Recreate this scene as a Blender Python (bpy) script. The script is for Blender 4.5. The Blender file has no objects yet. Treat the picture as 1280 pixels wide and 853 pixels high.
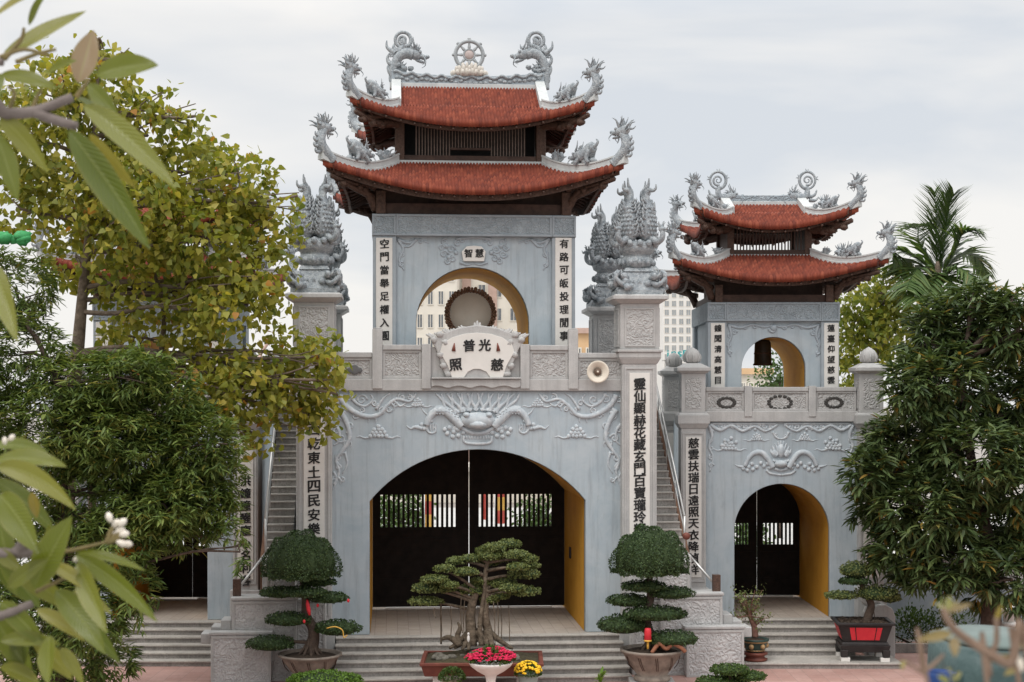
import bpy, bmesh, math, random
import numpy as np
from mathutils import Vector, Matrix
R = math.radians
random.seed(7); rng = np.random.default_rng(7)
scn = bpy.context.scene
col = scn.collection
# ------------------------------------------------------------------ camera
F, HY, HC = 1900.0, 500.0, 7.1          # focal length in photo pixels, horizon row, eye height
cam_d = bpy.data.cameras.new("camera"); cam = bpy.data.objects.new("camera", cam_d); col.objects.link(cam)
cam.location = (0, 0, HC); cam.rotation_euler = (R(90), 0, 0)
cam_d.sensor_width = 36; cam_d.lens = F/1280*36
cam_d.shift_y = (HY-426.5)/1280
cam_d.clip_start = .1; cam_d.clip_end = 3000
cam_d.dof.use_dof = True; cam_d.dof.focus_distance = 41.5; cam_d.dof.aperture_fstop = 5.6
scn.camera = cam
# ------------------------------------------------------------------ sky and sun (bright overcast)
SUN_EL, SUN_AZ = R(58), R(215)          # azimuth measured clockwise from +Y: behind the viewer, a little to the left
w = bpy.data.worlds.new("World"); scn.world = w; w.use_nodes = True
nt = w.node_tree; nt.nodes.clear()
def wn(t, **k):
    n = nt.nodes.new(t)
    for a, b in k.items(): setattr(n, a, b)
    return n
sky = wn('ShaderNodeTexSky', sky_type='NISHITA', sun_disc=False, sun_elevation=SUN_EL, sun_rotation=SUN_AZ)
sky.air_density = 1.0; sky.dust_density = 2.0
bg1 = wn('ShaderNodeBackground'); bg1.inputs[1].default_value = .10
nt.links.new(sky.outputs[0], bg1.inputs[0])
tc = wn('ShaderNodeTexCoord'); sep = wn('ShaderNodeSeparateXYZ'); nt.links.new(tc.outputs['Generated'], sep.inputs[0])
mp = wn('ShaderNodeMapping'); mp.inputs['Scale'].default_value = (1.6, 1.6, 5.0); mp.inputs['Location'].default_value = (.35, .2, .62)
nt.links.new(tc.outputs['Generated'], mp.inputs[0])
n1 = wn('ShaderNodeTexNoise'); n1.inputs['Scale'].default_value = 1.9; n1.inputs['Detail'].default_value = 5; n1.inputs['Roughness'].default_value = .5
n1.inputs['Distortion'].default_value = .35
nt.links.new(mp.outputs[0], n1.inputs[0])
cr = wn('ShaderNodeValToRGB'); cr.color_ramp.elements[0].position = .40; cr.color_ramp.elements[0].color = (.715, .75, .795, 1)
cr.color_ramp.elements[1].position = .60; cr.color_ramp.elements[1].color = (.95, .93, .90, 1)
nt.links.new(n1.outputs[0], cr.inputs[0])
mr = wn('ShaderNodeMapRange'); mr.inputs[1].default_value = .24; mr.inputs[2].default_value = .75; mr.inputs[3].default_value = 1.0; mr.inputs[4].default_value = 3.0
nt.links.new(sep.outputs[2], mr.inputs[0])
bg2 = wn('ShaderNodeBackground'); nt.links.new(cr.outputs[0], bg2.inputs[0]); nt.links.new(mr.outputs[0], bg2.inputs[1])
mx = wn('ShaderNodeMixShader'); mx.inputs[0].default_value = .92
nt.links.new(bg1.outputs[0], mx.inputs[1]); nt.links.new(bg2.outputs[0], mx.inputs[2])
wo = wn('ShaderNodeOutputWorld'); nt.links.new(mx.outputs[0], wo.inputs[0])
sl = bpy.data.lights.new("sun", 'SUN'); sl.energy = 1.1; sl.angle = R(22); sl.color = (1, .965, .91)
so = bpy.data.objects.new("sun", sl); col.objects.link(so)
sd = Vector((math.sin(SUN_AZ)*math.cos(SUN_EL), math.cos(SUN_AZ)*math.cos(SUN_EL), math.sin(SUN_EL)))
so.rotation_euler = sd.to_track_quat('Z', 'Y').to_euler()
vs = scn.view_settings; vs.view_transform = 'Standard'; vs.look = 'None'; vs.exposure = 0.04; vs.gamma = 1; vs.use_curve_mapping = False
scn.cycles.max_bounces = 6; scn.cycles.diffuse_bounces = 3; scn.cycles.glossy_bounces = 2
scn.cycles.transparent_max_bounces = 4; scn.cycles.use_denoising = True

# ------------------------------------------------------------------ helpers
def tag(o, label=None, cat=None, group=None, kind=None):
    for k, v in (('label', label), ('category', cat), ('group', group), ('kind', kind)):
        if v: o[k] = v
    return o
def empty(name, loc, rz=0, label=None, cat=None, group=None):
    o = bpy.data.objects.new(name, None); col.objects.link(o); o.location = loc; o.rotation_euler = (0, 0, rz)
    o.empty_display_size = .2
    return tag(o, label, cat, group)
def link(name, me, parent=None, loc=None, rot=None, scale=None):
    o = bpy.data.objects.new(name, me); col.objects.link(o)
    if parent is not None: o.parent = parent
    if loc is not None: o.location = loc
    if rot is not None: o.rotation_euler = rot
    if scale is not None: o.scale = scale
    return o
def copy_tree(o, parent=None):
    c = o.copy(); col.objects.link(c)
    if parent is not None: c.parent = parent
    for ch in list(o.children): copy_tree(ch, c)
    return c

class MB:
    """collects shapes into one mesh"""
    def __init__(s): s.v = []; s.f = []; s.uv = None; s.smooth = set(); s.cuts = []
    def add(s, vs, fs, smooth=False):
        s.cuts.append((len(s.v), len(s.f)))
        o = len(s.v); s.v += [tuple(v) for v in vs]
        for f in fs:
            if smooth: s.smooth.add(len(s.f))
            s.f.append(tuple(i+o for i in f))
    def box(s, x0, x1, y0, y1, z0, z1):
        s.add([(x0,y0,z0),(x1,y0,z0),(x1,y1,z0),(x0,y1,z0),(x0,y0,z1),(x1,y0,z1),(x1,y1,z1),(x0,y1,z1)],
              [(0,3,2,1),(4,5,6,7),(0,1,5,4),(1,2,6,5),(2,3,7,6),(3,0,4,7)])
    def frus(s, cx, cy, z0, z1, w0, d0, w1, d1):
        s.add([(cx-w0,cy-d0,z0),(cx+w0,cy-d0,z0),(cx+w0,cy+d0,z0),(cx-w0,cy+d0,z0),(cx-w1,cy-d1,z1),(cx+w1,cy-d1,z1),(cx+w1,cy+d1,z1),(cx-w1,cy+d1,z1)],
              [(0,3,2,1),(4,5,6,7),(0,1,5,4),(1,2,6,5),(2,3,7,6),(3,0,4,7)])
    def prism(s, pts, y0, y1):
        """outline in x,z (counter-clockwise seen from -y) pushed from y0 to y1"""
        n = len(pts)
        vs = [(x, y0, z) for x, z in pts]+[(x, y1, z) for x, z in pts]
        fs = [tuple(range(n)), tuple(range(2*n-1, n-1, -1))]+[(i, i+n, (i+1) % n+n, (i+1) % n) for i in range(n)]
        s.add(vs, fs)
    def prismz(s, pts, z0, z1):
        n = len(pts)
        vs = [(x, y, z0) for x, y in pts]+[(x, y, z1) for x, y in pts]
        fs = [tuple(range(n-1, -1, -1)), tuple(range(n, 2*n))]+[(i, (i+1) % n, (i+1) % n+n, i+n) for i in range(n)]
        s.add(vs, fs)
    def tube(s, pts, rad, n=8, flat=1.0, cap=True):
        """tapered tube along pts; rad one number or list; flat squeezes it along y"""
        P = [Vector(p) for p in pts]; m = len(P)
        if not hasattr(rad, '__len__'): rad = [rad]*m
        vs = []; up = Vector((0, 1, 0))
        for i, p in enumerate(P):
            t = (P[min(i+1, m-1)]-P[max(i-1, 0)])
            if t.length < 1e-9: t = Vector((0, 0, 1))
            t.normalize()
            a = up-t*up.dot(t)
            if a.length < .05: a = Vector((1, 0, 0))-t*t.x
            a.normalize(); b = t.cross(a); up = a
            for k in range(n):
                an = 2*math.pi*k/n
                q = p+(a*math.cos(an)*flat+b*math.sin(an))*rad[i]
                vs.append(q)
        fs = []
        for i in range(m-1):
            for k in range(n):
                k2 = (k+1) % n
                fs.append((i*n+k, i*n+k2, (i+1)*n+k2, (i+1)*n+k))
        if cap:
            fs.append(tuple(range(n-1, -1, -1))); fs.append(tuple((m-1)*n+k for k in range(n)))
        s.add(vs, fs, True)
    def lathe(s, prof, c=(0,0,0), n=20, sx=1, sy=1):
        vs = []; m = len(prof)
        for r, z in prof:
            for k in range(n):
                a = 2*math.pi*k/n
                vs.append((c[0]+r*math.cos(a)*sx, c[1]+r*math.sin(a)*sy, c[2]+z))
        fs = [(i*n+k, i*n+(k+1) % n, (i+1)*n+(k+1) % n, (i+1)*n+k) for i in range(m-1) for k in range(n)]
        fs.append(tuple(range(n-1, -1, -1))); fs.append(tuple((m-1)*n+k for k in range(n)))
        s.add(vs, fs, True)
    def ell(s, c, r, n=10, m=7, rot=None, jit=0):
        vs = [(0, 0, -1)]; 
        for i in range(1, m):
            ph = -math.pi/2+math.pi*i/m
            for k in range(n):
                a = 2*math.pi*k/n; j = 1+random.uniform(-jit, jit)
                vs.append((math.cos(ph)*math.cos(a)*j, math.cos(ph)*math.sin(a)*j, math.sin(ph)*j))
        vs.append((0, 0, 1))
        out = []
        for v in vs:
            q = Vector((v[0]*r[0], v[1]*r[1], v[2]*r[2]))
            if rot is not None: q = rot @ q
            out.append((q.x+c[0], q.y+c[1], q.z+c[2]))
        fs = [(0, 1+(k+1) % n, 1+k) for k in range(n)]
        for i in range(m-2):
            for k in range(n):
                a = 1+i*n+k; b = 1+i*n+(k+1) % n
                fs.append((a, b, b+n, a+n))
        L = len(vs)-1; o = 1+(m-2)*n
        fs += [(o+k, o+(k+1) % n, L) for k in range(n)]
        s.add(out, fs, True)
    def mesh(s, name, mat):
        me = bpy.data.meshes.new(name); me.from_pydata(s.v, [], s.f)
        if s.smooth:
            fl = np.zeros(len(s.f), dtype=bool); fl[list(s.smooth)] = True
            me.polygons.foreach_set('use_smooth', fl)
        me.materials.append(mat); me.update()
        return me
    def each(s, name, mat, parent=None, bevel=0):
        """every added shape becomes an object of its own"""
        out = []
        for i, (v0, f0) in enumerate(s.cuts):
            v1, f1 = s.cuts[i+1] if i+1 < len(s.cuts) else (len(s.v), len(s.f))
            m = MB(); m.add(s.v[v0:v1], [tuple(j-v0 for j in f) for f in s.f[f0:f1]], f0 in s.smooth); out.append(m.build(name, mat, parent, bevel))
        return out
    def build(s, name, mat, parent=None, bevel=0, **k):
        o = link(name, s.mesh(name, mat), parent, **k)
        if bevel:
            b = o.modifiers.new('bevel', 'BEVEL'); b.width = bevel; b.segments = 2; b.limit_method = 'ANGLE'; b.angle_limit = R(40)
        return o

def spline(pts, n=6):
    """Catmull-Rom through pts"""
    P = [Vector(p) for p in pts]; out = []
    for i in range(len(P)-1):
        p0 = P[max(i-1, 0)]; p1 = P[i]; p2 = P[i+1]; p3 = P[min(i+2, len(P)-1)]
        for k in range(n):
            t = k/n
            out.append(.5*((2*p1)+(p2-p0)*t+(2*p0-5*p1+4*p2-p3)*t*t+(3*p1-p0-3*p2+p3)*t**3))
    out.append(P[-1]); return out
def taper(n, a, b, p=1.0): return [a+(b-a)*(i/(n-1))**p for i in range(n)]
def curl(c, r, turns=1.4, a0=0, sgn=1, n=22, y=0, z0=None):
    out = []
    for i in range(n):
        t = i/(n-1); a = a0+sgn*t*turns*2*math.pi; rr = r*(1-t*.8)
        out.append((c[0]+rr*math.cos(a), y, c[1]+rr*math.sin(a)))
    return out

class Frame:
    def __init__(s, ox, oy, th): s.o = Vector((ox, oy, 0)); s.th = th; s.c = math.cos(th); s.s = math.sin(th)
    def at(s, px, py, v=0.0):
        """point of the local plane v seen at photo pixel px,py -> (u, z)"""
        d = Vector(((px-640)/F, 1, -(py-HY)/F)); C = Vector((0, 0, HC))-s.o
        # local v = -x*sin + y*cos
        dv = -d.x*s.s+d.y*s.c; cv = -C.x*s.s+C.y*s.c
        t = (v-cv)/dv; p = C+d*t
        return (p.x*s.c+p.y*s.s, p.z)
    def u(s, px, v=0.0): return s.at(px, HY, v)[0]
    def z(s, px, py, v=0.0): return s.at(px, py, v)[1]
def W(px, py, Y): return Vector(((px-640)*Y/F, Y, HC-(py-HY)*Y/F))

# ------------------------------------------------------------------ materials
def mat(name): 
    m = bpy.data.materials.new(name); m.use_nodes = True; t = m.node_tree
    return m, t, t.nodes['Principled BSDF']
def N(t, kind, **k):
    n = t.nodes.new(kind)
    for a, b in k.items(): setattr(n, a, b)
    return n
def coords(t, scale=(1,1,1), src='Object'):
    tc = N(t, 'ShaderNodeTexCoord'); m = N(t, 'ShaderNodeMapping'); m.inputs['Scale'].default_value = scale
    t.links.new(tc.outputs[src], m.inputs[0]); return m.outputs[0]
def noise(t, vec, scale, detail=4, rough=.55, dist=0):
    n = N(t, 'ShaderNodeTexNoise'); n.inputs['Scale'].default_value = scale; n.inputs['Detail'].default_value = detail
    n.inputs['Roughness'].default_value = rough; n.inputs['Distortion'].default_value = dist
    if vec is not None: t.links.new(vec, n.inputs[0])
    return n.outputs[0]
def ramp(t, fac, stops):
    r = N(t, 'ShaderNodeValToRGB'); e = r.color_ramp.elements
    while len(e) < len(stops): e.new(.5)
    for el, (p, c) in zip(e, stops):
        el.position = p; el.color = (*c, 1) if len(c) == 3 else c
    t.links.new(fac, r.inputs[0]); return r.outputs[0]
def mixc(t, fac, a, b, mode='MIX'):
    m = N(t, 'ShaderNodeMix', data_type='RGBA', blend_type=mode)
    for sock, val in ((m.inputs[0], fac), (m.inputs[6], a), (m.inputs[7], b)):
        if isinstance(val, (int, float)): sock.default_value = val
        elif isinstance(val, tuple): sock.default_value = (*val, 1) if len(val) == 3 else val
        else: t.links.new(val, sock)
    return m.outputs[2]
def bump(t, bs, h, strength=.4, dist=.02, prev=None):
    b = N(t, 'ShaderNodeBump'); b.inputs['Strength'].default_value = strength; b.inputs['Distance'].default_value = dist
    t.links.new(h, b.inputs['Height'])
    if prev is not None: t.links.new(prev, b.inputs['Normal'])
    t.links.new(b.outputs[0], bs.inputs['Normal']); return b.outputs[0]
def math_(t, op, a, b=None):
    n = N(t, 'ShaderNodeMath', operation=op)
    for i, v in enumerate((a, b)):
        if v is None: continue
        if isinstance(v, (int, float)): n.inputs[i].default_value = v
        else: t.links.new(v, n.inputs[i])
    return n.outputs[0]

def M(name, c1, c2, scale=3, rough=.75, bmp=.25, bscale=30, bdist=.01, streak=None, speck=None, spec=.3, carve=0, carve_scale=5, src='Object', patch=None):
    m, t, b = mat(name)
    v = coords(t, src=src)
    c = ramp(t, noise(t, v, scale, 6, .6), [(.32, c1), (.68, c2)])
    if patch:
        f = ramp(t, noise(t, v, .9, 8, .7, .6), [(.44, (0,0,0)), (.60, (1,1,1))]); c = mixc(t, math_(t, 'MULTIPLY', f, patch[1]), c, patch[0])
        f = ramp(t, noise(t, coords(t, (2.2,2.2,.9), src=src), 2.3, 7, .7, .4), [(.55, (0,0,0)), (.70, (1,1,1))]); c = mixc(t, math_(t, 'MULTIPLY', f, patch[3]), c, patch[2])
    if streak:
        sv = coords(t, (5, 5, .35), src=src)
        f = ramp(t, noise(t, sv, 1.3, 5, .65), [(.50, (0,0,0)), (.72, (1,1,1))])
        c = mixc(t, math_(t, 'MULTIPLY', f, streak[1]), c, streak[0])
    if speck:
        f = ramp(t, noise(t, v, speck[1], 2, .5), [(.50, (0,0,0)), (.62, (1,1,1))])
        c = mixc(t, math_(t, 'MULTIPLY', f, speck[2]), c, speck[0])
    t.links.new(c, b.inputs['Base Color'])
    b.inputs['Roughness'].default_value = rough; b.inputs['Specular IOR Level'].default_value = spec
    nrm = None
    if carve:
        wv = N(t, 'ShaderNodeTexVoronoi', feature='SMOOTH_F1'); wv.inputs['Scale'].default_value = carve_scale; wv.inputs['Smoothness'].default_value = .35
        nz = N(t, 'ShaderNodeTexNoise'); nz.inputs['Scale'].default_value = carve_scale*.9; nz.inputs['Detail'].default_value = 2
        t.links.new(v, nz.inputs[0])
        ad = N(t, 'ShaderNodeVectorMath', operation='MULTIPLY_ADD'); ad.inputs[1].default_value = (.5, .5, .5)
        t.links.new(nz.outputs['Color'], ad.inputs[0]); t.links.new(v, ad.inputs[2]); t.links.new(ad.outputs[0], wv.inputs[0])
        h = N(t, 'ShaderNodeMath', operation='SINE'); t.links.new(math_(t, 'MULTIPLY', wv.outputs['Distance'], 17.0), h.inputs[0])
        nrm = bump(t, b, h.outputs[0], min(1, carve), .03)
    if bmp: bump(t, b, noise(t, v, bscale, 4), bmp, bdist, nrm)
    return m

m_blue = M('pale_blue_plaster', (.315,.370,.405), (.385,.435,.465), 1.1, .85, .2, 40, .006, streak=((.235,.255,.265), .62), patch=((.43,.465,.48), .55, (.27,.295,.30), .35))
m_stone = M('light_grey_stone', (.365,.36,.35), (.455,.445,.43), 2.2, .8, .3, 60, .006, streak=((.27,.26,.25), .45), speck=((.30,.30,.29), 38, .35))
m_carve = M('carved_grey_stone', (.355,.35,.34), (.455,.445,.43), 3, .8, .25, 60, .006, speck=((.30,.30,.29), 38, .3), streak=((.28,.27,.26), .35), carve=.5, carve_scale=4.6)
m_cheek = M('carved_pale_stone', (.40,.395,.39), (.52,.51,.50), 3, .8, .25, 60, .006, speck=((.30,.29,.285), 30, .5), carve=.42, carve_scale=4.2)
m_bcarve = M('carved_blue_grey_stone', (.255,.295,.32), (.335,.375,.40), 3, .75, .25, 60, .006, carve=.55, carve_scale=5.0)
m_bstone = M('blue_grey_stone', (.26,.295,.32), (.33,.365,.39), 2, .75, .25, 60, .006, streak=((.22,.24,.26), .4))
m_statue = M('statue_stone', (.19,.215,.235), (.35,.375,.39), 5.5, .65, .8, 24, .04, speck=((.46,.48,.48), 15, .5), spec=.4)
m_ridge = M('white_ridge_mortar', (.43,.445,.44), (.52,.53,.515), 3, .75, .2, 40, .006, streak=((.30,.31,.31), .4))
m_relief = M('relief_plaster', (.375,.415,.445), (.455,.49,.51), 6, .8, .2, 40, .01, speck=((.58,.60,.61), 9, .55))
m_white = M('white_panel', (.58,.56,.52), (.66,.635,.595), 2, .6, .1, 40, .004)
m_ink = M('black_paint', (.012,.012,.012), (.022,.02,.02), 5, .6, 0)
m_wood = M('dark_brown_timber', (.035,.018,.012), (.075,.040,.028), 5, .6, .3, 30, .01)
m_wood2 = M('carved_timber_fascia', (.050,.028,.020), (.105,.060,.042), 14, .6, .8, 22, .03)
m_ochre = M('ochre_plaster', (.47,.225,.022), (.58,.30,.035), 1.2, .8, .12, 30, .005)
m_door = M('black_door_timber', (.008,.0065,.0055), (.018,.013,.011), 4, .6, .1, 30, .004, spec=.12)
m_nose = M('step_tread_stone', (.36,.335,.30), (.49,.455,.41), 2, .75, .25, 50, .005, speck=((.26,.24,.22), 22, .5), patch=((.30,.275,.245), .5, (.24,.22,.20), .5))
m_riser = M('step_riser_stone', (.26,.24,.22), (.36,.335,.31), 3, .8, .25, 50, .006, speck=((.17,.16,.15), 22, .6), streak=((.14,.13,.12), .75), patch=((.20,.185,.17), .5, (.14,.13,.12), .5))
m_steel = M('brushed_steel', (.45,.44,.42), (.55,.54,.52), 4, .35, 0); m_steel.node_tree.nodes['Principled BSDF'].inputs['Metallic'].default_value = .7
m_bark = M('grey_brown_bark', (.10,.075,.055), (.20,.155,.115), 6, .9, .9, 14, .04)
m_barkd = M('dark_bark', (.05,.036,.028), (.11,.078,.058), 6, .9, .9, 14, .04)
m_soil = M('potting_soil', (.030,.020,.014), (.075,.052,.036), 14, .95, .8, 30, .04)
m_clay = M('weathered_clay_pot', (.17,.14,.115), (.30,.25,.205), 4, .8, .4, 20, .01, streak=((.11,.09,.075), .5))
m_brownpot = M('red_brown_glazed_pot', (.12,.035,.025), (.19,.06,.04), 4, .5, .2, 20, .01)
m_red = M('red_lacquer', (.50,.022,.035), (.60,.035,.045), 3, .5, .1, 30, .004)
m_black = M('black_lacquer', (.014,.012,.012), (.030,.026,.025), 3, .5, .1, 30, .004)
m_marble = M('white_marble', (.60,.57,.53), (.72,.69,.65), 4, .5, .1, 30, .004)
m_gold = M('gold_ribbon', (.55,.30,.05), (.70,.42,.08), 6, .5, 0)
m_brown = M('brown_plaster', (.13,.07,.045), (.20,.11,.07), 2, .85, .2, 20, .01)
m_cream = M('cream_render', (.62,.575,.50), (.70,.65,.57), .6, .85, 0)
m_pink = M('pink_brown_brick', (.42,.29,.24), (.52,.37,.31), 1.5, .85, 0)
m_glass = M('dark_window_glass', (.10,.11,.12), (.20,.21,.22), .9, .25, 0)
m_tan = M('tan_render', (.55,.36,.20), (.64,.43,.25), 1, .85, 0)
m_drum = M('drum_hide', (.56,.51,.44), (.64,.585,.51), 2, .7, .1, 20, .004)
m_bronze = M('dark_bronze', (.020,.016,.012), (.045,.035,.026), 6, .45, .3, 20, .01)
m_teal = M('teal_tarpaulin', (.030,.052,.052), (.055,.09,.086), 3, .5, .5, 6, .05)
m_bluep = M('blue_plastic', (.010,.035,.13), (.016,.05,.17), 3, .5, 0)
m_petal = M('white_petal', (.60,.53,.44), (.72,.66,.58), 5, .5, 0)
m_flred = M('crimson_petal', (.42,.008,.045), (.62,.02,.085), 20, .6, 0)
m_flyel = M('yellow_petal', (.75,.42,.01), (.85,.55,.03), 20, .6, 0)
m_flag1 = M('red_cloth', (.40,.06,.045), (.55,.12,.09), 2, .7, 0)
m_flag2 = M('yellow_cloth', (.62,.36,.07), (.72,.46,.14), 2, .7, 0)
m_horn = M('cream_enamel', (.60,.54,.45), (.70,.64,.54), 4, .5, .1, 30, .004)
m_netg = M('green_netting', (.03,.22,.07), (.05,.30,.10), 8, .6, .5, 20, .02)

def tile_mat():
    m, t, b = mat('terracotta_roof_tile')
    uv = N(t, 'ShaderNodeUVMap'); fl = N(t, 'ShaderNodeVectorMath', operation='FLOOR'); t.links.new(uv.outputs[0], fl.inputs[0])
    wn_ = N(t, 'ShaderNodeTexWhiteNoise', noise_dimensions='2D'); t.links.new(fl.outputs[0], wn_.inputs[0])
    c = ramp(t, wn_.outputs[0], [(0, (.125,.028,.017)), (.3, (.17,.037,.0205)), (.8, (.212,.047,.025)), (1, (.265,.068,.036))])
    v = coords(t)
    f = ramp(t, noise(t, v, 1.3, 5, .65), [(.48, (0,0,0)), (.78, (1,1,1))])
    c = mixc(t, math_(t, 'MULTIPLY', f, .5), c, (.10,.032,.024))
    f2 = ramp(t, noise(t, v, 7, 3, .6), [(.58, (0,0,0)), (.75, (1,1,1))])
    c = mixc(t, math_(t, 'MULTIPLY', f2, .35), c, (.28,.095,.055))
    t.links.new(c, b.inputs['Base Color']); b.inputs['Roughness'].default_value = .75; b.inputs['Specular IOR Level'].default_value = .25
    bump(t, b, noise(t, v, 40, 3), .3, .01)
    return m
m_tile = tile_mat()

def paver_mat(name, c1, c2, grout, size, sy=1.0, rough=.85):
    m, t, b = mat(name)
    v = coords(t)
    br = N(t, 'ShaderNodeTexBrick'); br.offset = 0; br.inputs['Scale'].default_value = 1; br.inputs['Brick Width'].default_value = size
    br.inputs['Row Height'].default_value = size*sy; br.inputs['Mortar Size'].default_value = .006; br.inputs['Color1'].default_value = (*c1,1); br.inputs['Color2'].default_value = (*c2,1)
    br.inputs['Mortar'].default_value = (*grout,1); br.inputs['Bias'].default_value = 0
    t.links.new(v, br.inputs[0])
    f = ramp(t, noise(t, v, .8, 6, .65), [(.40, (0,0,0)), (.75, (1,1,1))])
    c = mixc(t, math_(t, 'MULTIPLY', f, .5), br.outputs[0], tuple(x*.62 for x in c1))
    f = ramp(t, noise(t, v, 9, 4, .6), [(.45, (0,0,0)), (.75, (1,1,1))])
    c = mixc(t, math_(t, 'MULTIPLY', f, .25), c, tuple(min(1, x*1.35) for x in c2))
    t.links.new(c, b.inputs['Base Color']); b.inputs['Roughness'].default_value = rough
    bump(t, b, noise(t, v, 25, 4), .3, .008)
    return m
m_paver = paver_mat('red_paving', (.36,.205,.17), (.42,.26,.22), (.22,.16,.14), .4)
m_porch = paver_mat('beige_floor_tile', (.36,.315,.27), (.42,.37,.32), (.22,.19,.17), .3)

def leaf_mat(name, stops, rough=.5, trans=.25, spec=.35):
    m, t, b = mat(name)
    at = N(t, 'ShaderNodeAttribute', attribute_name='tint')
    c = ramp(t, at.outputs['Fac'], stops)
    t.links.new(c, b.inputs['Base Color']); b.inputs['Roughness'].default_value = rough; b.inputs['Specular IOR Level'].default_value = spec
    tr = N(t, 'ShaderNodeBsdfTranslucent'); t.links.new(mixc(t, 1.0, c, (1.0,1.0,.55), 'MULTIPLY'), tr.inputs[0])
    ms = N(t, 'ShaderNodeMixShader'); ms.inputs[0].default_value = trans
    t.links.new(b.outputs[0], ms.inputs[1]); t.links.new(tr.outputs[0], ms.inputs[2])
    t.links.new(ms.outputs[0], t.nodes['Material Output'].inputs[0])
    return m
m_bodhi = leaf_mat('bodhi_leaf', [(0,(.125,.165,.026)), (.40,(.25,.255,.038)), (.78,(.38,.34,.056)), (.94,(.44,.35,.06)), (1,(.42,.20,.035))], .45, .48)
m_mango = leaf_mat('mango_leaf', [(0,(.036,.062,.022)), (.5,(.082,.120,.040)), (.95,(.15,.19,.065)), (.99,(.18,.17,.05)), (1,(.28,.18,.04))], .50, .25, .35)
m_mangol = leaf_mat('willow_leaf', [(0,(.052,.088,.020)), (.5,(.125,.178,.042)), (.92,(.21,.25,.065)), (1,(.25,.23,.05))], .48, .34, .35)
m_topi = leaf_mat('clipped_leaf', [(0,(.016,.036,.011)), (.5,(.034,.064,.018)), (1,(.075,.115,.032))], .55, .1)
m_bons = leaf_mat('bonsai_leaf', [(0,(.065,.088,.024)), (.5,(.125,.150,.042)), (1,(.20,.225,.075))], .55, .15)
m_lime = leaf_mat('light_green_leaf', [(0,(.06,.12,.015)), (.5,(.10,.19,.022)), (1,(.17,.27,.04))], .5, .25)
m_mid = leaf_mat('mid_green_leaf', [(0,(.03,.06,.012)), (.5,(.055,.10,.02)), (1,(.10,.15,.035))], .5, .25)
m_palm = leaf_mat('palm_leaf', [(0,(.045,.085,.024)), (.5,(.085,.145,.042)), (.9,(.16,.21,.065)), (1,(.24,.23,.07))], .45, .35, .45)
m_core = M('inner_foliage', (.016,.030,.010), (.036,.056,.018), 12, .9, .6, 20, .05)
# ------------------------------------------------------------------ leaves, text
T_LANCE = ([(0,0,0),(.5,.30,.03),(0,.32,-.03),(-.5,.30,.03),(.42,.65,.0),(0,.66,-.05),(-.42,.65,.0),(0,1,-.10)],
           [(0,1,2),(0,2,3),(1,4,5,2),(2,5,6,3),(4,7,5),(5,7,6)])
T_HEART = ([(0,0,0),(.36,-.02,.03),(.52,.26,.06),(.36,.55,.03),(0,1.05,-.08),(-.36,.55,.03),(-.52,.26,.06),(-.36,-.02,.03),(0,.45,-.02)],
           [(0,1,2,8),(8,2,3),(8,3,4),(8,4,5),(8,5,6),(8,6,7,0)])
T_SMALL = ([(0,0,0),(.5,.5,.08),(0,1,0),(-.5,.5,.08)], [(0,1,2,3)])
T_BLADE = ([(-.5,0,0),(.5,0,0),(.45,.5,.02),(-.45,.5,.02),(0,1,-.12)], [(0,1,2,3),(3,2,4)])
def unit(a): return a/np.maximum(np.linalg.norm(a, axis=1, keepdims=True), 1e-9)
def leaf_mesh(name, m, pos, axis, nrm, L, Wd, tpl, tint):
    pos = np.asarray(pos, float); n = len(pos)
    y = unit(np.asarray(axis, float)); z = np.asarray(nrm, float); x = unit(np.cross(y, z)); z = np.cross(x, y)
    tv = np.array(tpl[0], float); k = len(tv)
    L = np.broadcast_to(np.asarray(L, float), (n,)); Wd = np.broadcast_to(np.asarray(Wd, float), (n,))
    V = pos[:,None,:]+x[:,None,:]*(tv[None,:,0,None]*Wd[:,None,None])+y[:,None,:]*(tv[None,:,1,None]*L[:,None,None])+z[:,None,:]*(tv[None,:,2,None]*L[:,None,None])
    V = V.reshape(-1, 3)
    loops = []; starts = []; tot = 0; st = []
    for f in tpl[1]: st.append(tot); loops += f; tot += len(f)
    loops = np.array(loops); st = np.array(st)
    LI = (loops[None,:]+np.arange(n)[:,None]*k).reshape(-1); LS = (st[None,:]+np.arange(n)[:,None]*tot).reshape(-1)
    me = bpy.data.meshes.new(name); me.vertices.add(len(V)); me.loops.add(len(LI)); me.polygons.add(len(LS))
    me.vertices.foreach_set('co', V.astype(np.float32).reshape(-1)); me.loops.foreach_set('vertex_index', LI.astype(np.int32))
    me.polygons.foreach_set('loop_start', LS.astype(np.int32))
    me.update(calc_edges=True)
    a = me.attributes.new('tint', 'FLOAT', 'FACE'); a.data.foreach_set('value', np.repeat(np.clip(tint, 0, 1), len(tpl[1])).astype(np.float32))
    me.polygons.foreach_set('use_smooth', np.ones(len(LS), dtype=bool))
    me.materials.append(m); me.validate(); return me
def rdir(n): return unit(rng.normal(size=(n, 3)))
def in_ball(n, shell=.0):
    d = rdir(n); r = (shell+(1-shell)*rng.random(n)**.5)
    return d*r[:,None]

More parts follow.
